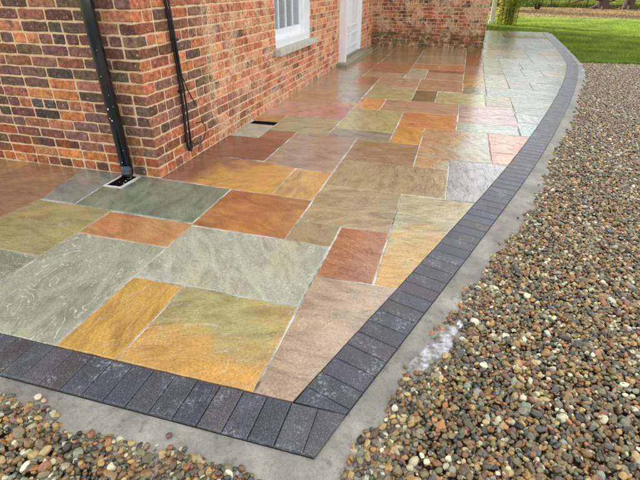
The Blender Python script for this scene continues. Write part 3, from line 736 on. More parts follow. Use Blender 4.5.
# roof
mb = MB()
mb.add([(-9.4, -.35, 5.0), (.38, -.35, 5.0), (.38, 18.8, 5.0), (-9.4, 18.8, 5.0), (-4.5, 3.5, 7.6), (-4.5, 15, 7.6)], [(3, 2, 1, 0), (0, 1, 4), (1, 2, 5, 4), (2, 3, 5), (3, 0, 4, 5)])
mb.add([(-.2, 9.5, 5.02), (3.2, 9.5, 5.02), (3.2, 18.7, 5.02), (-.2, 18.7, 5.02), (1.5, 11.5, 6.3), (1.5, 17, 6.3)], [(3, 2, 1, 0), (0, 1, 4), (1, 2, 5, 4), (2, 3, 5), (3, 0, 4, 5)])
mb.build('roof', M['slate'], house)

def brick_mesh(k, u0, u1, z0, z1, near, col):
    O, U, Nv, _ = W[k]; O = np.array(O, float); U = np.array(U, float); Nv = np.array(Nv, float)
    prd = random.uniform(.0015, .0055)
    if near:
        out = []; w_, h_ = u1-u0, z1-z0
        for (ax, az, bx, bz, m_) in ((0, 0, 1, 0, 4), (1, 0, 1, 1, 2), (1, 1, 0, 1, 4), (0, 1, 0, 0, 2)):
            for t in range(m_):
                f = t/m_; px, pz = ax+(bx-ax)*f, az+(bz-az)*f
                jt = .0042 if t else 0
                cin = random.uniform(.001, .005) if t == 0 else 0
                out.append((u0+w_*px+(cin if px < .5 else -cin)+random.uniform(-jt, jt), z0+h_*pz+(cin*.7 if pz < .5 else -cin*.7)+random.uniform(-jt, jt)))
        n = len(out); cu, cz = (u0+u1)/2, (z0+z1)/2
        inn_ = [(cu+(u-cu)*(1-.010/(w_)), cz+(z-cz)*(1-.010/h_)) for u, z in out]
        inn_ = [(u+random.uniform(-.0018, .0018), z+random.uniform(-.0018, .0018)) for u, z in inn_]
        pts = [O+U*u+Nv*-.01+np.array([0, 0, z]) for u, z in out]+[O+U*u+Nv*(prd-.0035)+np.array([0, 0, z]) for u, z in out]+[O+U*u+Nv*(prd+random.uniform(-.0008, .0008))+np.array([0, 0, z]) for u, z in inn_]
        ring = 2
    else:
        out = [(u0+random.uniform(-.003, .003), z0+random.uniform(-.002, .002)), (u1+random.uniform(-.003, .003), z0+random.uniform(-.002, .002)), (u1+random.uniform(-.003, .003), z1+random.uniform(-.002, .002)), (u0+random.uniform(-.003, .003), z1+random.uniform(-.002, .002))]
        n = 4; e = .004
        inn_ = [(u+(e if i in (0, 3) else -e), z+(e if i < 2 else -e)) for i, (u, z) in enumerate(out)]
        pts = [O+U*u+Nv*-.006+np.array([0, 0, z]) for u, z in out]+[O+U*u+Nv*(prd-.002)+np.array([0, 0, z]) for u, z in out]+[O+U*u+Nv*prd+np.array([0, 0, z]) for u, z in inn_]
    fs = [(r*n+i, r*n+(i+1) % n, (r+1)*n+(i+1) % n, (r+1)*n+i) for r in range(2) for i in range(n)]+[tuple(2*n+i for i in range(n))]
    flip = np.dot(np.cross(U, [0, 0, 1]), Nv) < 0
    if flip: fs = [f[::-1] for f in fs]
    return pts, fs
bricks = []
J = .0145
for k, (O, U, Nv, Lw) in W.items():
    for c in range(int(ZT/CH)):
        z0 = c*CH+J*.5; z1 = (c+1)*CH-J*.5
        u = 0.; hd = (c % 6 == 0)
        first = True
        while u < Lw-.03:
            if hd: l = .125
            elif first: l = (.25, .125)[(c+(k == 'B')) % 2]
            else: l = .25
            if random.random() < .04 and l > .2: l = .125
            first = False
            l += random.uniform(-.006, .006)
            ue = min(u+l, Lw)
            if k == 'B' and u < 1.09 < ue: ue = 1.09
            if Lw-ue < .05: ue = Lw
            a, b_ = u, ue; zc = (z0+z1)/2; drop = False
            for (o0, o1, oz0, oz1) in OPEN[k]:
                if oz0 < zc < oz1 and b_ > o0 and a < o1:
                    if a >= o0 and b_ <= o1: drop = True
                    elif a < o0: b_ = o0+J*.3
                    else: a = o1-J*.3
            if not drop and b_-a > .045:
                g0 = J*.5 if a > 0 else -.002
                cl = k
                if k == 'A' and c < 4 and random.random() < .75-.15*c: cl = 'Alow'
                if k == 'B': cl = 'B0' if a < 1.08 else 'B'
                bricks.append((k, a+g0, b_-J*.5, z0, z1, pick(cl)))
            u = ue
def bpos(bk):
    O, U, Nv, _ = W[bk[0]]; u = (bk[1]+bk[2])/2; return Vector(O)+Vector(U)*u+Vector((0, 0, (bk[3]+bk[4])/2))
def vis(bk):
    d = bpos(bk)-CAM; z = d.dot(Vector(f_)); x = d.dot(Vector(r_))/z; y = d.dot(Vector(u_))/z
    infr = z > 0 and abs(x) < .72 and abs(y) < .545
    wd = (bk[2]-bk[1])*(abs(d.normalized().dot(Vector(W[bk[0]][2]))))
    return (0 if infr else 1, -wd/z/z)
bricks.sort(key=vis)
rest = MB()
for i, bk in enumerate(bricks):
    k = bk[0]; d = (bpos(bk)-CAM).length; nr = bk[3] < 1.7 and d < 7.5
    pts, fs = brick_mesh(*bk[:5], nr, bk[5])
    if i < 298:
        mb = MB(); mb.add(pts, fs, bk[5]); mb.build('brick', M['brick'], walls[k], origin=bpos(bk))
    else: rest.add(pts, fs, bk[5])
tag(rest.build('brickwork', M['brick'], house), kind='stuff')
print('bricks', len(bricks))

# ---- window (part) : frame, sashes, panes, sill
WY0, WY1, WZ0, WZ1 = WIN
mb = MB()
mb.box(-.18, -.075, WY0, WY0+.12, .70, WZ1-.001, ch=.006); mb.box(-.18, -.075, WY1-.12, WY1, .70, WZ1-.001, ch=.006)
mb.box(-.18, -.077, WY0+.12, WY1-.12, WZ1-.12, WZ1-.001, ch=.006); mb.box(-.18, -.073, WY0+.12, WY1-.12, .70, .775, ch=.006)
win = mb.build('window', M['white'], house, origin=(-.1, (WY0+WY1)/2, .7))
mb = MB()
a0, a1 = WY0+.12, WY1-.12
mb.box(-.165, -.110, a0, a0+.05, .775, 2.08, ch=.005); mb.box(-.165, -.110, a1-.05, a1, .775, 2.08, ch=.005)
mb.box(-.165, -.108, a0+.05, a1-.05, .775, .885, ch=.005); mb.box(-.165, -.108, a0+.05, a1-.05, 2.03, 2.08, ch=.005)
mb.box(-.165, -.106, a0+.05, a1-.05, 1.42, 1.46, ch=.004)
mb.build('sash', M['white'], win, origin=(-.14, (a0+a1)/2, .78))
pw_ = (a1-a0-.1)/4
for i in range(1, 4):
    y = a0+.05+pw_*i
    mb = MB(); mb.box(-.150, -.116, y-.012, y+.012, .885, 1.42, ch=.003); mb.box(-.150, -.116, y-.012, y+.012, 1.46, 2.03, ch=.003)
    mb.build('glazing_bar', M['white'], win, origin=(-.13, y, .9))
for i in range(4):
    for z0, z1 in ((.885, 1.42), (1.46, 2.03)):
        y = a0+.05+pw_*i
        mb = MB(); mb.box(-.142, -.136, y+.012 if i else y, y+pw_-.012 if i < 3 else y+pw_, z0, z1); mb.build('window_pane', gl, win, origin=(-.139, y+pw_/2, z0))
mb = MB()
for i in range(44):
    z = .80+i*.030
    mb.add([(-.235, a0+.04, z), (-.235, a1-.04, z), (-.212, a1-.04, z+.022), (-.212, a0+.04, z+.022)], [(0, 1, 2, 3)])
    mb.add([(-.237, a0+.04, z), (-.237, a1-.04, z), (-.214, a1-.04, z+.022), (-.214, a0+.04, z+.022)], [(3, 2, 1, 0)])
bl = mb.build('window_blind', M['blind'], win, origin=(-.22, (a0+a1)/2, .8)); bl['label'] = 'grey slatted blind lowered behind the glass'
# white painted lining of the reveal
mb = MB()
mb.box(-.075, -.006, WY1-.022, WY1-.002, .685, WZ1-.003, ch=.003); mb.box(-.075, -.006, WY0+.002, WY0+.022, .685, WZ1-.003, ch=.003)
mb.box(-.075, -.006, WY0+.022, WY1-.022, .685, .775, ch=.004)
mb.build('window_lining', M['white'], win, origin=(-.04, WY1, .7))
mb = MB(); mb.box(-.29, .085, WY0-.06, WY1+.12, .607, .683, ch=.007)
sl = mb.build('window_sill', M['sill'], win, origin=(0, WY0, .61)); sl['label'] = 'thick pale stone sill projecting below the window'

# ---- door (part)
DY0, DY1, _, DZ = DOOR
mb = MB()
mb.box(-.12, .135, DY0+.002, DY0+.12, .062, DZ-.002, ch=.006)
mb.box(-.12, .012, DY1-.09, DY1-.002, .085, DZ-.002, ch=.006)
mb.box(-.12, .012, DY0+.12, DY1-.09, DZ-.1, DZ-.002, ch=.006)
door = mb.build('door', M['white'], house, origin=(0, DY0, .06)); door['label'] = 'white painted panelled door in a deep white casing'
ym = (DY0+.12+DY1-.09)/2
for j, (a, b_) in enumerate(((DY0+.123, ym-.003), (ym+.003, DY1-.093))):
    mb = MB(); mb.box(-.08, -.035, a, b_, .09, DZ-.105, ch=.003)
    for z0, z1 in ((.22, .50), (.62, 1.30), (1.42, 2.08)):
        t = .035
        mb.box(-.035, -.020, a+.10, b_-.10, z0, z0+t, ch=.003); mb.box(-.035, -.020, a+.10, b_-.10, z1-t, z1, ch=.003)
        mb.box(-.035, -.022, a+.10, a+.10+t, z0+t, z1-t, ch=.003); mb.box(-.035, -.022, b_-.10-t, b_-.10, z0+t, z1-t, ch=.003)
    mb.build('door_leaf', M['white'], door, origin=(-.05, a, .09))
mb = MB(); mb.tube([(-.03, ym+.09, 1.24), (.015, ym+.09, 1.24)], .012, 8); mb.tube([(.015, ym+.09, 1.24), (.04, ym+.09, 1.24)], .028, 12); mb.build('door_knob', M['blackmetal'], door, smooth=True, origin=(0, ym+.09, 1.24))
mb = MB(); mb.box(-.115, .02, DY0+.122, DY1-.092, .062, .088, ch=.004); th = mb.build('threshold', M['step'], door, origin=(0, DY0, .06))
mb = MB(); mb.box(-.05, .225, DY0-.20, 8.79, -.03, .060, ch=.008)
st = mb.build('doorstep', M['step'], house, origin=(0, DY0, 0)); st['label'] = 'low worn stone step along the foot of the door'

# ---------------------------------------------------------------- downpipe
PX, PY = -.268, -.082
pipe = empty('drainpipe', (PX, PY, .08), label='black cast iron drainpipe running down the brick wall to the square drain at the corner', cat='drainpipe')
mb = MB(); mb.tube([(PX-.022, PY, ZT), (PX-.022, PY, 1.3), (PX+.022, PY, .10)], .047, 20); mb.build('pipe', M['blackmetal'], pipe, smooth=True, origin=(PX, PY, .18))
mb = MB(); mb.tube([(PX+.0215, PY, .115), (PX+.023, PY-.004, .075), (PX+.025, PY-.014, .045), (PX+.028, PY-.026, .022)], [.0485, .048, .046, .042], 20); mb.build('pipe_shoe', M['blackmetal'], pipe, smooth=True, origin=(PX, PY, .15))
for z in (1.78, 3.6):
    mb = MB(); mb.tube([(PX-.016, PY, z-.04), (PX-.016, PY, z+.04)], .056, 20); mb.box(PX-.10, PX+.07, -.03, .004, z-.02, z+.02, ch=.004); mb.build('pipe_bracket', M['blackmetal'], pipe, origin=(PX, PY, z))
mb = MB()
for _ in range(9):
    z = random.gauss(.42, .12) if random.random() < .8 else random.uniform(.15, 1.0); a = random.uniform(-2.2, -.5); r = .0478
    cx, cy = PX+.022-.044*(z-.10)/1.2+r*math.cos(a), PY+r*math.sin(a); s_ = random.uniform(.0012, .003) if random.random() < .7 else random.uniform(.004, .008)
    t = Vector((-math.sin(a), math.cos(a), 0)); up = Vector((0, 0, 1)); nn_ = Vector((math.cos(a), math.sin(a), 0)); c0 = Vector((cx, cy, z))
    ring = [c0+t*math.cos(q_)*s_*random.uniform(.6, 1.2)+up*math.sin(q_)*s_*random.uniform(.6, 1.8) for q_ in np.linspace(0, 5.4, 7)]
    mb.add([p_ for p_ in ring]+[c0+nn_*.0025], [(i, (i+1) % 7, 7) for i in range(7)])
mb.build('mortar_splash', M['drainw'], pipe, origin=(PX, PY, .3))['kind'] = 'stuff'

# drains
def drain(name, x0, x1, y0, y1, label, fr, bars):
    root = empty(name, ((x0+x1)/2, (y0+y1)/2, 0), label=label, cat='drain')
    if fr:
        mb = MB(); t = .014
        mb.box(x0, x1, y0, y0+t, -.03, .004, ch=.002); mb.box(x0, x1, y1-t, y1, -.03, .004, ch=.002); mb.box(x0, x0+t, y0+t, y1-t, -.03, .0035, ch=.002); mb.box(x1-t, x1, y0+t, y1-t, -.03, .0035, ch=.002)
        mb.build('frame', M['drainw'], root, origin=(x0, y0, 0)); x0 += t; x1 -= t; y0 += t; y1 -= t
    mb = MB(); mb.box(x0, x1, y0, y1, -.03, -.0035); mb.build('drain_cover', M['dark'], root, origin=(x0, y0, 0))
    nb = bars
    for i in range(nb):
        x = x0+(x1-x0)*(i+.5)/nb
        mb = MB(); mb.box(x-.004, x+.004, y0+.003, y1-.003, -.006, -.0012, ch=.001); mb.build('grate_bar', M['dark'], root, origin=(x, y0, 0))
    return root
drain('square_drain', -.345, -.185, -.275, -.012, 'black square drain with a pale cement rim under the drainpipe', True, 0)
drain('slot_drain', .025, .325, 1.80, 1.93, 'black rectangular drain slot beside the wall past the cable', False, 0)
mb = MB()
for _ in range(9):
    x, y = random.uniform(-.28, -.22), random.uniform(-.2, -.06); s_ = random.uniform(.003, .008)
    mb.add([(x-s_, y, -.002), (x, y-s_, -.002), (x+s_, y, -.002), (x, y+s_, -.002), (x, y, .001)], [(0, 1, 4), (1, 2, 4), (2, 3, 4), (3, 0, 4)])
o = mb.build('drain_debris', M['drainw']); tag(o, 'scatter of pale crumbs lying in the black square drain', 'debris', kind='stuff')

# ---------------------------------------------------------------- cables
cab = empty('wall_cable', (.03, .42, .1), label='thick black cable hanging down the side wall and doubling back near the ground', cat='cable')
mb = MB(); mb.tube([(.022, .40, 3.2), (.022, .405, 1.6), (.022, .41, 1.31), (.023, .425, 1.13), (.024, .44, .9), (.024, .448, .75), (.024, .45, .46), (.026, .432, .25), (.028, .428, .15), (.03, .44, .105), (.03, .47, .095), (.03, .492, .12), (.03, .488, .18)], .0122, 10)
mb.build('cable_strand', M['rubber'], cab, smooth=True, origin=(.025, .42, .1))
mb = MB(); mb.tube([(.045, .418, 1.31), (.045, .43, 1.13), (.045, .455, .75), (.046, .468, .5), (.048, .458, .3), (.048, .452, .18)], .009, 8)
mb.build('cable_strand', M['rubber'], cab, smooth=True, origin=(.045, .42, .2))
mb = MB(); mb.tube([(.03, .488, .18), (.035, .53, .135), (.04, .62, .105), (.04, .70, .13), (.04, .755, .19), (.035, .765, .245), (.03, .72, .29), (.025, .64, .30)], .0042, 8)
mb.build('cable_tail', M['rubber'], cab, smooth=True, origin=(.03, .5, .15))
mb = MB(); mb.tube([(.04, .45, .80), (.035, .49, .72), (.03, .56, .59), (.024, .64, .49), (.02, .67, .455)], .0042, 8); mb.build('cable_branch', M['rubber'], cab, smooth=True, origin=(.03, .45, .8))
for z in (1.02, .62):
    mb = MB(); mb.box(.008, .052, .425, .478, z-.010, z+.010, ch=.003); mb.build('cable_clip', M['rubber'], cab, origin=(.03, .45, z))

# ---------------------------------------------------------------- cement spill, loose stones
sp, Nn, Ll, b = mat('white_cement_spill', .6)
p = posn(Nn); a_ = noise(Nn, Ll, p, 18, 5, .7)
Ll.new(ramp(Nn, Ll, a_, [(.42, lin((126, 122, 112))), (.52, lin((170, 169, 166))), (.66, lin((226, 228, 234)))]), b.inputs['Base Color']); Ll.new(bump(Nn, Ll, a_, .01, 1), b.inputs['Normal'])
def blob(cx, cy, a, b2, ang, z, jag=.25, n=40):
    mb = MB(); ph = [random.uniform(0, 6.28) for _ in range(5)]
    rim = []; 
    for i in range(n):
        t = 2*math.pi*i/n; r = 1+jag*(.5*math.sin(3*t+ph[0])+.4*math.sin(5*t+ph[1])+.35*math.sin(9*t+ph[2])+.25*math.sin(14*t+ph[3]))
        x, y = a*r*math.cos(t), b2*r*math.sin(t); rim.append((cx+x*math.cos(ang)-y*math.sin(ang), cy+x*math.sin(ang)+y*math.cos(ang)))
    vs = [(x, y, z-.02) for x, y in rim]+[(cx+(x-cx)*.93, cy+(y-cy)*.93, z-.002) for x, y in rim]+[(cx+(x-cx)*.55, cy+(y-cy)*.55, z+random.uniform(.0, .004)) for x, y in rim]+[(cx, cy, z+.003)]
    fs = [(r*n+i, r*n+(i+1) % n, (r+1)*n+(i+1) % n, (r+1)*n+i) for r in range(2) for i in range(n)]+[(2*n+i, 2*n+(i+1) % n, 3*n) for i in range(n)]
    mb.add(vs, fs); return mb
o = blob(2.345, -1.40, .23, .050, math.radians(63), -.019).build('cement_spill', sp, smooth=True)
tag(o, 'splash of dried white cement on the footing edge among the gravel', 'cement spill')
o = blob(4.62, 7.3, .16, .05, math.radians(80), -.012).build('cement_spill', sp, smooth=True); tag(o, 'small far white cement splash where the path bends towards the lawn', 'cement spill')
def stone(x, y, z, r, c, label, seed):
    bm = bmesh.new(); bmesh.ops.create_icosphere(bm, subdivisions=2, radius=1); rs = random.Random(seed)
    ph = [rs.uniform(0, 6) for _ in range(3)]
    for v in bm.verts:
        k = 1+.16*math.sin(2.3*v.co.x+ph[0])+.14*math.sin(2.9*v.co.y+ph[1]); v.co *= k; v.co.x *= r*1.25; v.co.y *= r*.9; v.co.z *= r*.62
    bm.verts.index_update(); mb = MB(); ca, sa = math.cos(ph[0]), math.sin(ph[0])
    mb.add([(x+v.co.x*ca-v.co.y*sa, y+v.co.x*sa+v.co.y*ca, z+v.co.z) for v in bm.verts], [[q.index for q in f.verts] for f in bm.faces], lin(c)); bm.free()
    tag(mb.build('loose_stone', M['loose'], smooth=True, origin=(x, y, z)), label, 'stone', 'loose stones lying on the concrete')
M['loose'] = mat_attr('loose_stone_skin', .4, 0, 60)
stone(.835, -2.155, -.008, .0135, (226, 208, 172), 'cream stone, larger of the touching pair on the concrete at lower left', 1)
stone(.868, -2.160, -.010, .0105, (196, 168, 136), 'tan stone, smaller of the touching pair on the concrete at lower left', 2)
stone(1.43, -2.165, -.008, .0115, (112, 84, 76), 'dull brown stone stuck alone on the concrete below the front blocks', 3)
stone(2.205, -1.815, -.008, .0135, (216, 206, 190), 'pale stone at the gravel edge below the white cement splash', 4)

# ---------------------------------------------------------------- grass blades
def blades(name, n, area_fn, h, wd, cols, z, lean, label, cat, mt):
    XY = area_fn(n); n = len(XY); th = rng.uniform(0, 6.28, n); hh = h*rng.uniform(.6, 1.3, n); ln = rng.normal(0, lean, (n, 2))
    dx, dy = np.cos(th)*wd/2, np.sin(th)*wd/2
    zz = np.full(n, z)
    V = np.empty((n, 5, 3))
    V[:, 0] = np.c_[XY[:, 0]-dx, XY[:, 1]-dy, zz]; V[:, 1] = np.c_[XY[:, 0]+dx, XY[:, 1]+dy, zz]
    mx_, my_ = XY[:, 0]+ln[:, 0]*hh*.35, XY[:, 1]+ln[:, 1]*hh*.35
    V[:, 2] = np.c_[mx_+dx*.8, my_+dy*.8, zz+hh*.6]; V[:, 3] = np.c_[mx_-dx*.8, my_-dy*.8, zz+hh*.6]
    V[:, 4] = np.c_[XY[:, 0]+ln[:, 0]*hh, XY[:, 1]+ln[:, 1]*hh, zz+hh]
    me = bpy.data.meshes.new(name); me.vertices.add(n*5); me.vertices.foreach_set('co', V.ravel())
    b0 = np.arange(n)*5
    loops = np.c_[b0, b0+1, b0+2, b0+3, b0+3, b0+2, b0+4].ravel()
    me.loops.add(n*7); me.loops.foreach_set('vertex_index', loops.astype('i'))
    st_ = np.c_[np.arange(n)*7, np.arange(n)*7+4].ravel(); me.polygons.add(n*2); me.polygons.foreach_set('loop_start', st_.astype('i'))
    me.update(calc_edges=True)
    cl = np.array([lin(c)[:3] for c in cols])[rng.integers(0, len(cols), n)]*rng.uniform(.75, 1.25, (n, 1))
    cl = np.repeat(np.c_[cl, np.ones(n)], 5, axis=0); ca = me.color_attributes.new('col', 'FLOAT_COLOR', 'POINT'); ca.data.foreach_set('color', cl.astype('f').ravel())
    me.materials.append(mt); o = bpy.data.objects.new(name, me); C.objects.link(o); return tag(o, label, cat, kind='stuff')
def lawn_area(n):
    y = 8.35+(rng.random(n)**1.5)*15; x = 4.6+rng.random(n)*(1.6+.47*(y-8)); 
    xo = np.interp(y, cv[:, 1], cv[:, 0])+.31; ok = (x > np.where(y < 15.7, xo, 2.6)) & (y > 8.36+.06*(x-4.7)+.03*np.sin(x*7))
    a = np.c_[x, y][ok]
    m_ = 26000; y2 = rng.uniform(15.7, 24.5, m_); x2 = rng.uniform(2.8, 5.2, m_)
    return np.vstack([a, np.c_[x2, y2]])
blades('grass', 190000, lawn_area, .045, .006, [(120, 150, 48), (150, 170, 60), (98, 128, 42), (172, 182, 76)], -.03, .5, 'short green lawn grass beyond the gravel and round the path end', 'grass', M['foliage'])
def meadow_area(n): return np.c_[rng.uniform(4, 26, n), 37.6+rng.random(n)**1.3*9]
blades('meadow_grass', 42000, meadow_area, .62, .03, [(150, 158, 62), (122, 144, 50), (176, 170, 84), (104, 128, 44)], -.16, .18, 'tall yellow-green meadow grass behind the far fence', 'meadow grass', M['foliage'])
# fallen leaves
n = 15000; lx = rng.uniform(3, 24, n); ly = 24.2+12.6*rng.random(n)**.9; q = MB(); lc = [lin(c) for c in ((166, 136, 88), (138, 108, 74), (190, 168, 120), (110, 86, 62), (168, 122, 76))]
for i in range(n):
    a = random.uniform(0, 6.28); s_ = random.uniform(.025, .06); dx, dy = math.cos(a)*s_, math.sin(a)*s_; z = -.012+random.random()*.02
    q.add([(lx[i]-dx, ly[i]-dy, z), (lx[i]+dy*.6, ly[i]-dx*.6, z+random.uniform(0, .03)), (lx[i]+dx, ly[i]+dy, z), (lx[i]-dy*.6, ly[i]+dx*.6, z+random.uniform(0, .03))], [(0, 1, 2, 3)], random.choice(lc))
tag(q.build('fallen_leaves', M['foliage']), 'carpet of brown and yellow fallen leaves along the far edge of the lawn', 'leaves', kind='stuff')

# ---------------------------------------------------------------- plants by the corner, white post, fence, trees
def leaf_tri(mb, base, d, ln, wd, col):
    d = Vector(d).normalized(); s_ = d.cross(Vector((random.uniform(-1, 1), random.uniform(-1, 1), random.uniform(.2, 1)))); s_.normalize()
    b_ = Vector(base); mb.add([b_, b_+d*ln*.45+s_*wd*.5, b_+d*ln+Vector((0, 0, -ln*.12)), b_+d*ln*.45-s_*wd*.5], [(0, 1, 2, 3)], col)
def bamboo(x, y, h, r, label, n=46):
    root = empty('bamboo_plant', (x, y, -.02), label=label, cat='plant')
    st_, lf = MB(), MB()
    for i in range(n):
        a = random.uniform(0, 6.28); rr = r*math.sqrt(random.random())*.5; bx, by = x+rr*math.cos(a), y+rr*math.sin(a)
        le = random.uniform(.05, .38); hh = h*random.uniform(.6, 1.05); dx, dy = math.cos(a)*le*hh*.5, math.sin(a)*le*hh*.5
        pts = [(bx+dx*t*t, by+dy*t*t, -.03+hh*t) for t in (0, .25, .5, .75, 1)]
        st_.tube(pts, [.016, .015, .013, .01, .005], 5, lin(random.choice([(176, 168, 56), (150, 156, 60), (190, 176, 84), (120, 136, 48)])))
        for _ in range(24):
            t = random.uniform(.04, 1); p_ = (bx+dx*t*t, by+dy*t*t, hh*t); g2 = random.uniform(0, 6.28)
            leaf_tri(lf, p_, (math.cos(g2), math.sin(g2), random.uniform(-.5, .6)), random.uniform(.14, .30), .035, lin(random.choice([(160, 176, 54), (196, 196, 74), (124, 152, 44), (214, 204, 92)])))
    st_.build('stems', M['foliage'], root, origin=(x, y, 0))['kind'] = 'stuff'; lf.build('foliage', M['foliage'], root, origin=(x, y, 0))['kind'] = 'stuff'
bamboo(3.98, 18.7, 2.3, .75, 'yellow-green bamboo clump just past the brick corner at the end of the path')
def shrub(x, y, r, h, label, cols, n=2600):
    root = empty('shrub', (x, y, -.02), label=label, cat='shrub')
    st_, lf = MB(), MB()
    tips = []
    for i in range(34):
        a = random.uniform(0, 6.28); e = random.uniform(.15, 1.0); tip = (x+r*.8*e*math.cos(a), y+r*.8*e*math.sin(a), h*random.uniform(.25, .95)*(1.15-e*.5))
        st_.tube([(x+.1*math.cos(a), y+.1*math.sin(a), -.05), ((x+tip[0])/2, (y+tip[1])/2, tip[2]*.6), tip], [.02, .013, .006], 5, lin((86, 70, 46))); tips.append(tip)
    for _ in range(n):
        t = random.choice(tips); q_ = Vector((random.gauss(0, 1), random.gauss(0, 1), random.gauss(0, .8)))*r*.16
        leaf_tri(lf, (t[0]+q_.x, t[1]+q_.y, max(.0, t[2]+q_.z)), (random.uniform(-1, 1), random.uniform(-1, 1), random.uniform(-.4, .8)), random.uniform(.07, .14), .05, lin(random.choice(cols)))
    st_.build('branches', M['bark'], root, origin=(x, y, 0)); lf.build('foliage', M['foliage'], root, origin=(x, y, 0))['kind'] = 'stuff'
shrub(5.3, 31.5, 1.35, 1.9, 'dark green leafy shrub behind the bamboo at the left end of the far fence', [(52, 88, 34), (92, 122, 40), (132, 148, 50), (38, 66, 30)])
shrub(6.9, 33.5, .9, 1.7, 'lighter green shrub in front of the fence, right of the dark one', [(96, 126, 44), (140, 156, 60), (70, 104, 38)], 1500)
mb = MB(); mb.box(3.33, 3.50, 19.0, 19.17, -.1, 2.1, ch=.012)
post = empty('white_post', (3.41, 19.08, -.02), label='white painted square post standing behind the brick corner beside the bamboo', cat='post')
mb.build('post_shaft', M['white'], post, origin=(3.41, 19.08, 0)); mb = MB(); mb.box(3.30, 3.53, 18.97, 19.20, 2.1, 2.15, ch=.015); mb.build('post_cap', M['white'], post, origin=(3.41, 19.08, 2.1))
mb = MB(); mb.box(3.29, 3.54, 18.96, 19.21, -.06, .12, ch=.012); mb.build('post_base', M['white'], post, origin=(3.41, 19.08, 0))
# estate fence
FA, FB = Vector((3.4, 37.0, 0)), Vector((25, 37.4, 0))
fence = empty('estate_fence', FA[:], label='low dark green metal rail fence between the leafy verge and the meadow', cat='fence')
nd_ = 19
for i in range(nd_):
    p_ = FA.lerp(FB, i/(nd_-1)); mb = MB(); mb.box(p_.x-.03, p_.x+.03, p_.y-.02, p_.y+.02, -.15, 1.15, ch=.005); mb.build('post', M['fencemetal'], fence, origin=p_)
for z in (.16, .44, .74, 1.06):
    mb = MB(); mb.tube([FA+Vector((0, 0, z)), FA.lerp(FB, .5)+Vector((0, 0, z+.005)), FB+Vector((0, 0, z))], .014, 6); mb.build('rail', M['fencemetal'], fence, origin=FA+Vector((0, 0, z)))
def tree(x, y, r, h, crown_z, label, nleaf=2600, lean=0, low=()):
    root = empty('tree', (x, y, -.1), label=label, cat='tree', group='trees beyond the lawn')
    mb = MB(); a0_ = random.uniform(0, 6)
    pts = [(x+lean*t*h, y, -.15+h*t) for t in (0, .02, .05, .12, .3, .6, 1)]
    mb.tube(pts, [r*1.7, r*1.35, r*1.12, r, r*.9, r*.7, r*.4], 14)
    for i in range(6):
        a = a0_+i*1.05+random.uniform(-.2, .2); l = r*random.uniform(2.4, 3.6)
        mb.tube([(x, y, .45*r+.15), (x+math.cos(a)*l*.45, y+math.sin(a)*l*.45, .12*r), (x+math.cos(a)*l, y+math.sin(a)*l, -.17)], [r*.55, r*.28, r*.08], 7)
    tr = mb.build('trunk', M['bark'], root, smooth=True, origin=(x, y, 0))
    for (a, el, l) in low:
        mb = MB(); d = Vector((math.cos(a)*math.cos(el), math.sin(a)*math.cos(el), math.sin(el)))
        b0 = Vector((x, y, .9)) if el < 0 else Vector((x, y, .5)); mb.tube([b0, b0+d*l*.5+Vector((0, 0, .06)), b0+d*l], [.10, .07, .03], 7); mb.build('branch', M['bark'], root, smooth=True, origin=(x, y, .8))
    lf = MB(); tips = []
    for i in range(16):
        a = random.uniform(0, 6.28); t0 = random.uniform(crown_z/h*.9, .95); el = random.uniform(.2, 1.0); l = random.uniform(1.6, 3.4)*(1.2-t0*.4)
        b0 = Vector((x+lean*t0*h, y, h*t0)); tip = b0+Vector((math.cos(a)*math.cos(el), math.sin(a)*math.cos(el), math.sin(el)))*l
        mb = MB(); mb.tube([b0, b0.lerp(tip, .5)+Vector((0, 0, .15)), tip], [r*.3, r*.16, r*.05], 6); mb.build('branch', M['bark'], root, smooth=True, origin=b0); tips += [tip, b0.lerp(tip, .65)]
    for _ in range(nleaf):
        t = random.choice(tips); q_ = Vector((random.gauss(0, 1), random.gauss(0, 1), random.gauss(0, .7)))*.62
        leaf_tri(lf, t+q_, (random.uniform(-1, 1), random.uniform(-1, 1), random.uniform(-.6, .6)), random.uniform(.12, .26), .11, lin(random.choice([(86, 110, 40), (120, 126, 44), (150, 130, 48), (64, 92, 34)])))
    lf.build('crown', M['foliage'], root, origin=(x, y, crown_z))['kind'] = 'stuff'
tree(11.35, 36.1, .36, 9, 4.2, 'brown tree trunk beyond the far fence, the left one of two with low dark boughs', low=((3.5, -.25, 2.4), (3.9, .05, 2.0)))
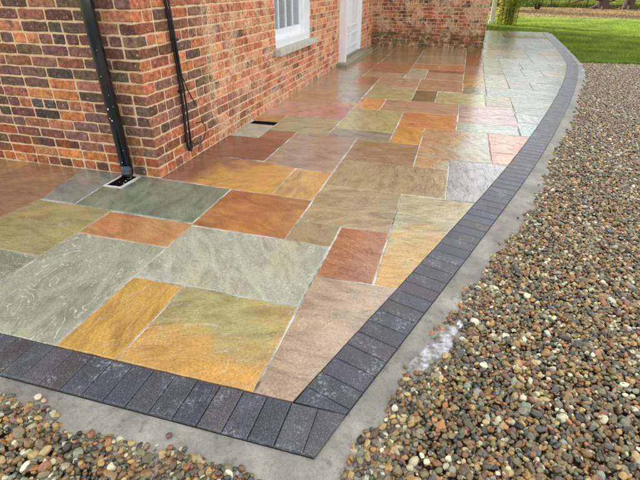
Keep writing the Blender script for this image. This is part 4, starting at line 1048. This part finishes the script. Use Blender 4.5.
tree(13.05, 36.4, .30, 8.5, 4.2, 'slimmer brown tree trunk beyond the far fence, nearest the right edge', low=((3.4, -.35, 1.7), (-.4, -.35, 2.0), (5.9, .3, 1.6)))
# tall poplar behind the house: it throws the long bar of shade over the leaf litter
def poplar(x, y, h, r):
    root = empty('poplar_tree', (x, y, -.1), label='tall narrow poplar standing behind the house, beyond the brick wing', cat='tree', group='trees beyond the lawn')
    mb = MB(); mb.tube([(x, y, -.15), (x, y, .5), (x, y, h*.6), (x, y, h)], [.45, .3, .18, .03], 10); mb.build('trunk', M['bark'], root, smooth=True, origin=(x, y, 0))
    lf = MB()
    for _ in range(15000):
        t = random.random(); z = .8+(h-.8)*t; rr = r*min(1, 3.5*(t+.08))*min(1, (1-t)*3+.12)*math.sqrt(random.random()); a = random.uniform(0, 6.28)
        leaf_tri(lf, (x+rr*math.cos(a), y+rr*math.sin(a), z), (random.uniform(-1, 1), random.uniform(-1, 1), random.uniform(-.2, 1)), random.uniform(.25, .45), .22, lin(random.choice([(86, 110, 40), (120, 126, 44), (64, 92, 34)])))
    lf.build('crown', M['loose'], root, origin=(x, y, 1))['kind'] = 'stuff'
poplar(-3.2, 36.6, 18, 1.6)

# unseen distant wood, added so the far slabs reflect less bright sky
wm = MB()
for i in range(70):
    x = -12+i*.95+random.uniform(-.4, .4); y = 84+random.uniform(-4, 4); h = random.uniform(8.5, 12.5); r = random.uniform(2.0, 3.4)
    wm.tube([(x, y, -.2), (x, y, h*.7)], [.25, .1], 5, lin((80, 64, 48)))
    base = random.choice([(66, 88, 40), (86, 100, 44), (110, 104, 50), (56, 76, 38)])
    for _ in range(330):
        u = random.uniform(-1, 1); a = random.uniform(0, 6.28); k = math.sqrt(1-u*u)*random.uniform(.5, 1.05)
        leaf_tri(wm, (x+r*k*math.cos(a), y+r*k*math.sin(a), h*.52+h*.5*u*random.uniform(.7, 1)), (random.uniform(-1, 1), random.uniform(-1, 1), random.uniform(-.4, .8)), random.uniform(.7, 1.3), .7, lin(jit(base, 12)))
tag(wm.build('added_woodland', M['loose']), 'unseen belt of dark green trees beyond the meadow, added to dim reflections in the far slabs', 'added_woodland', kind='stuff')
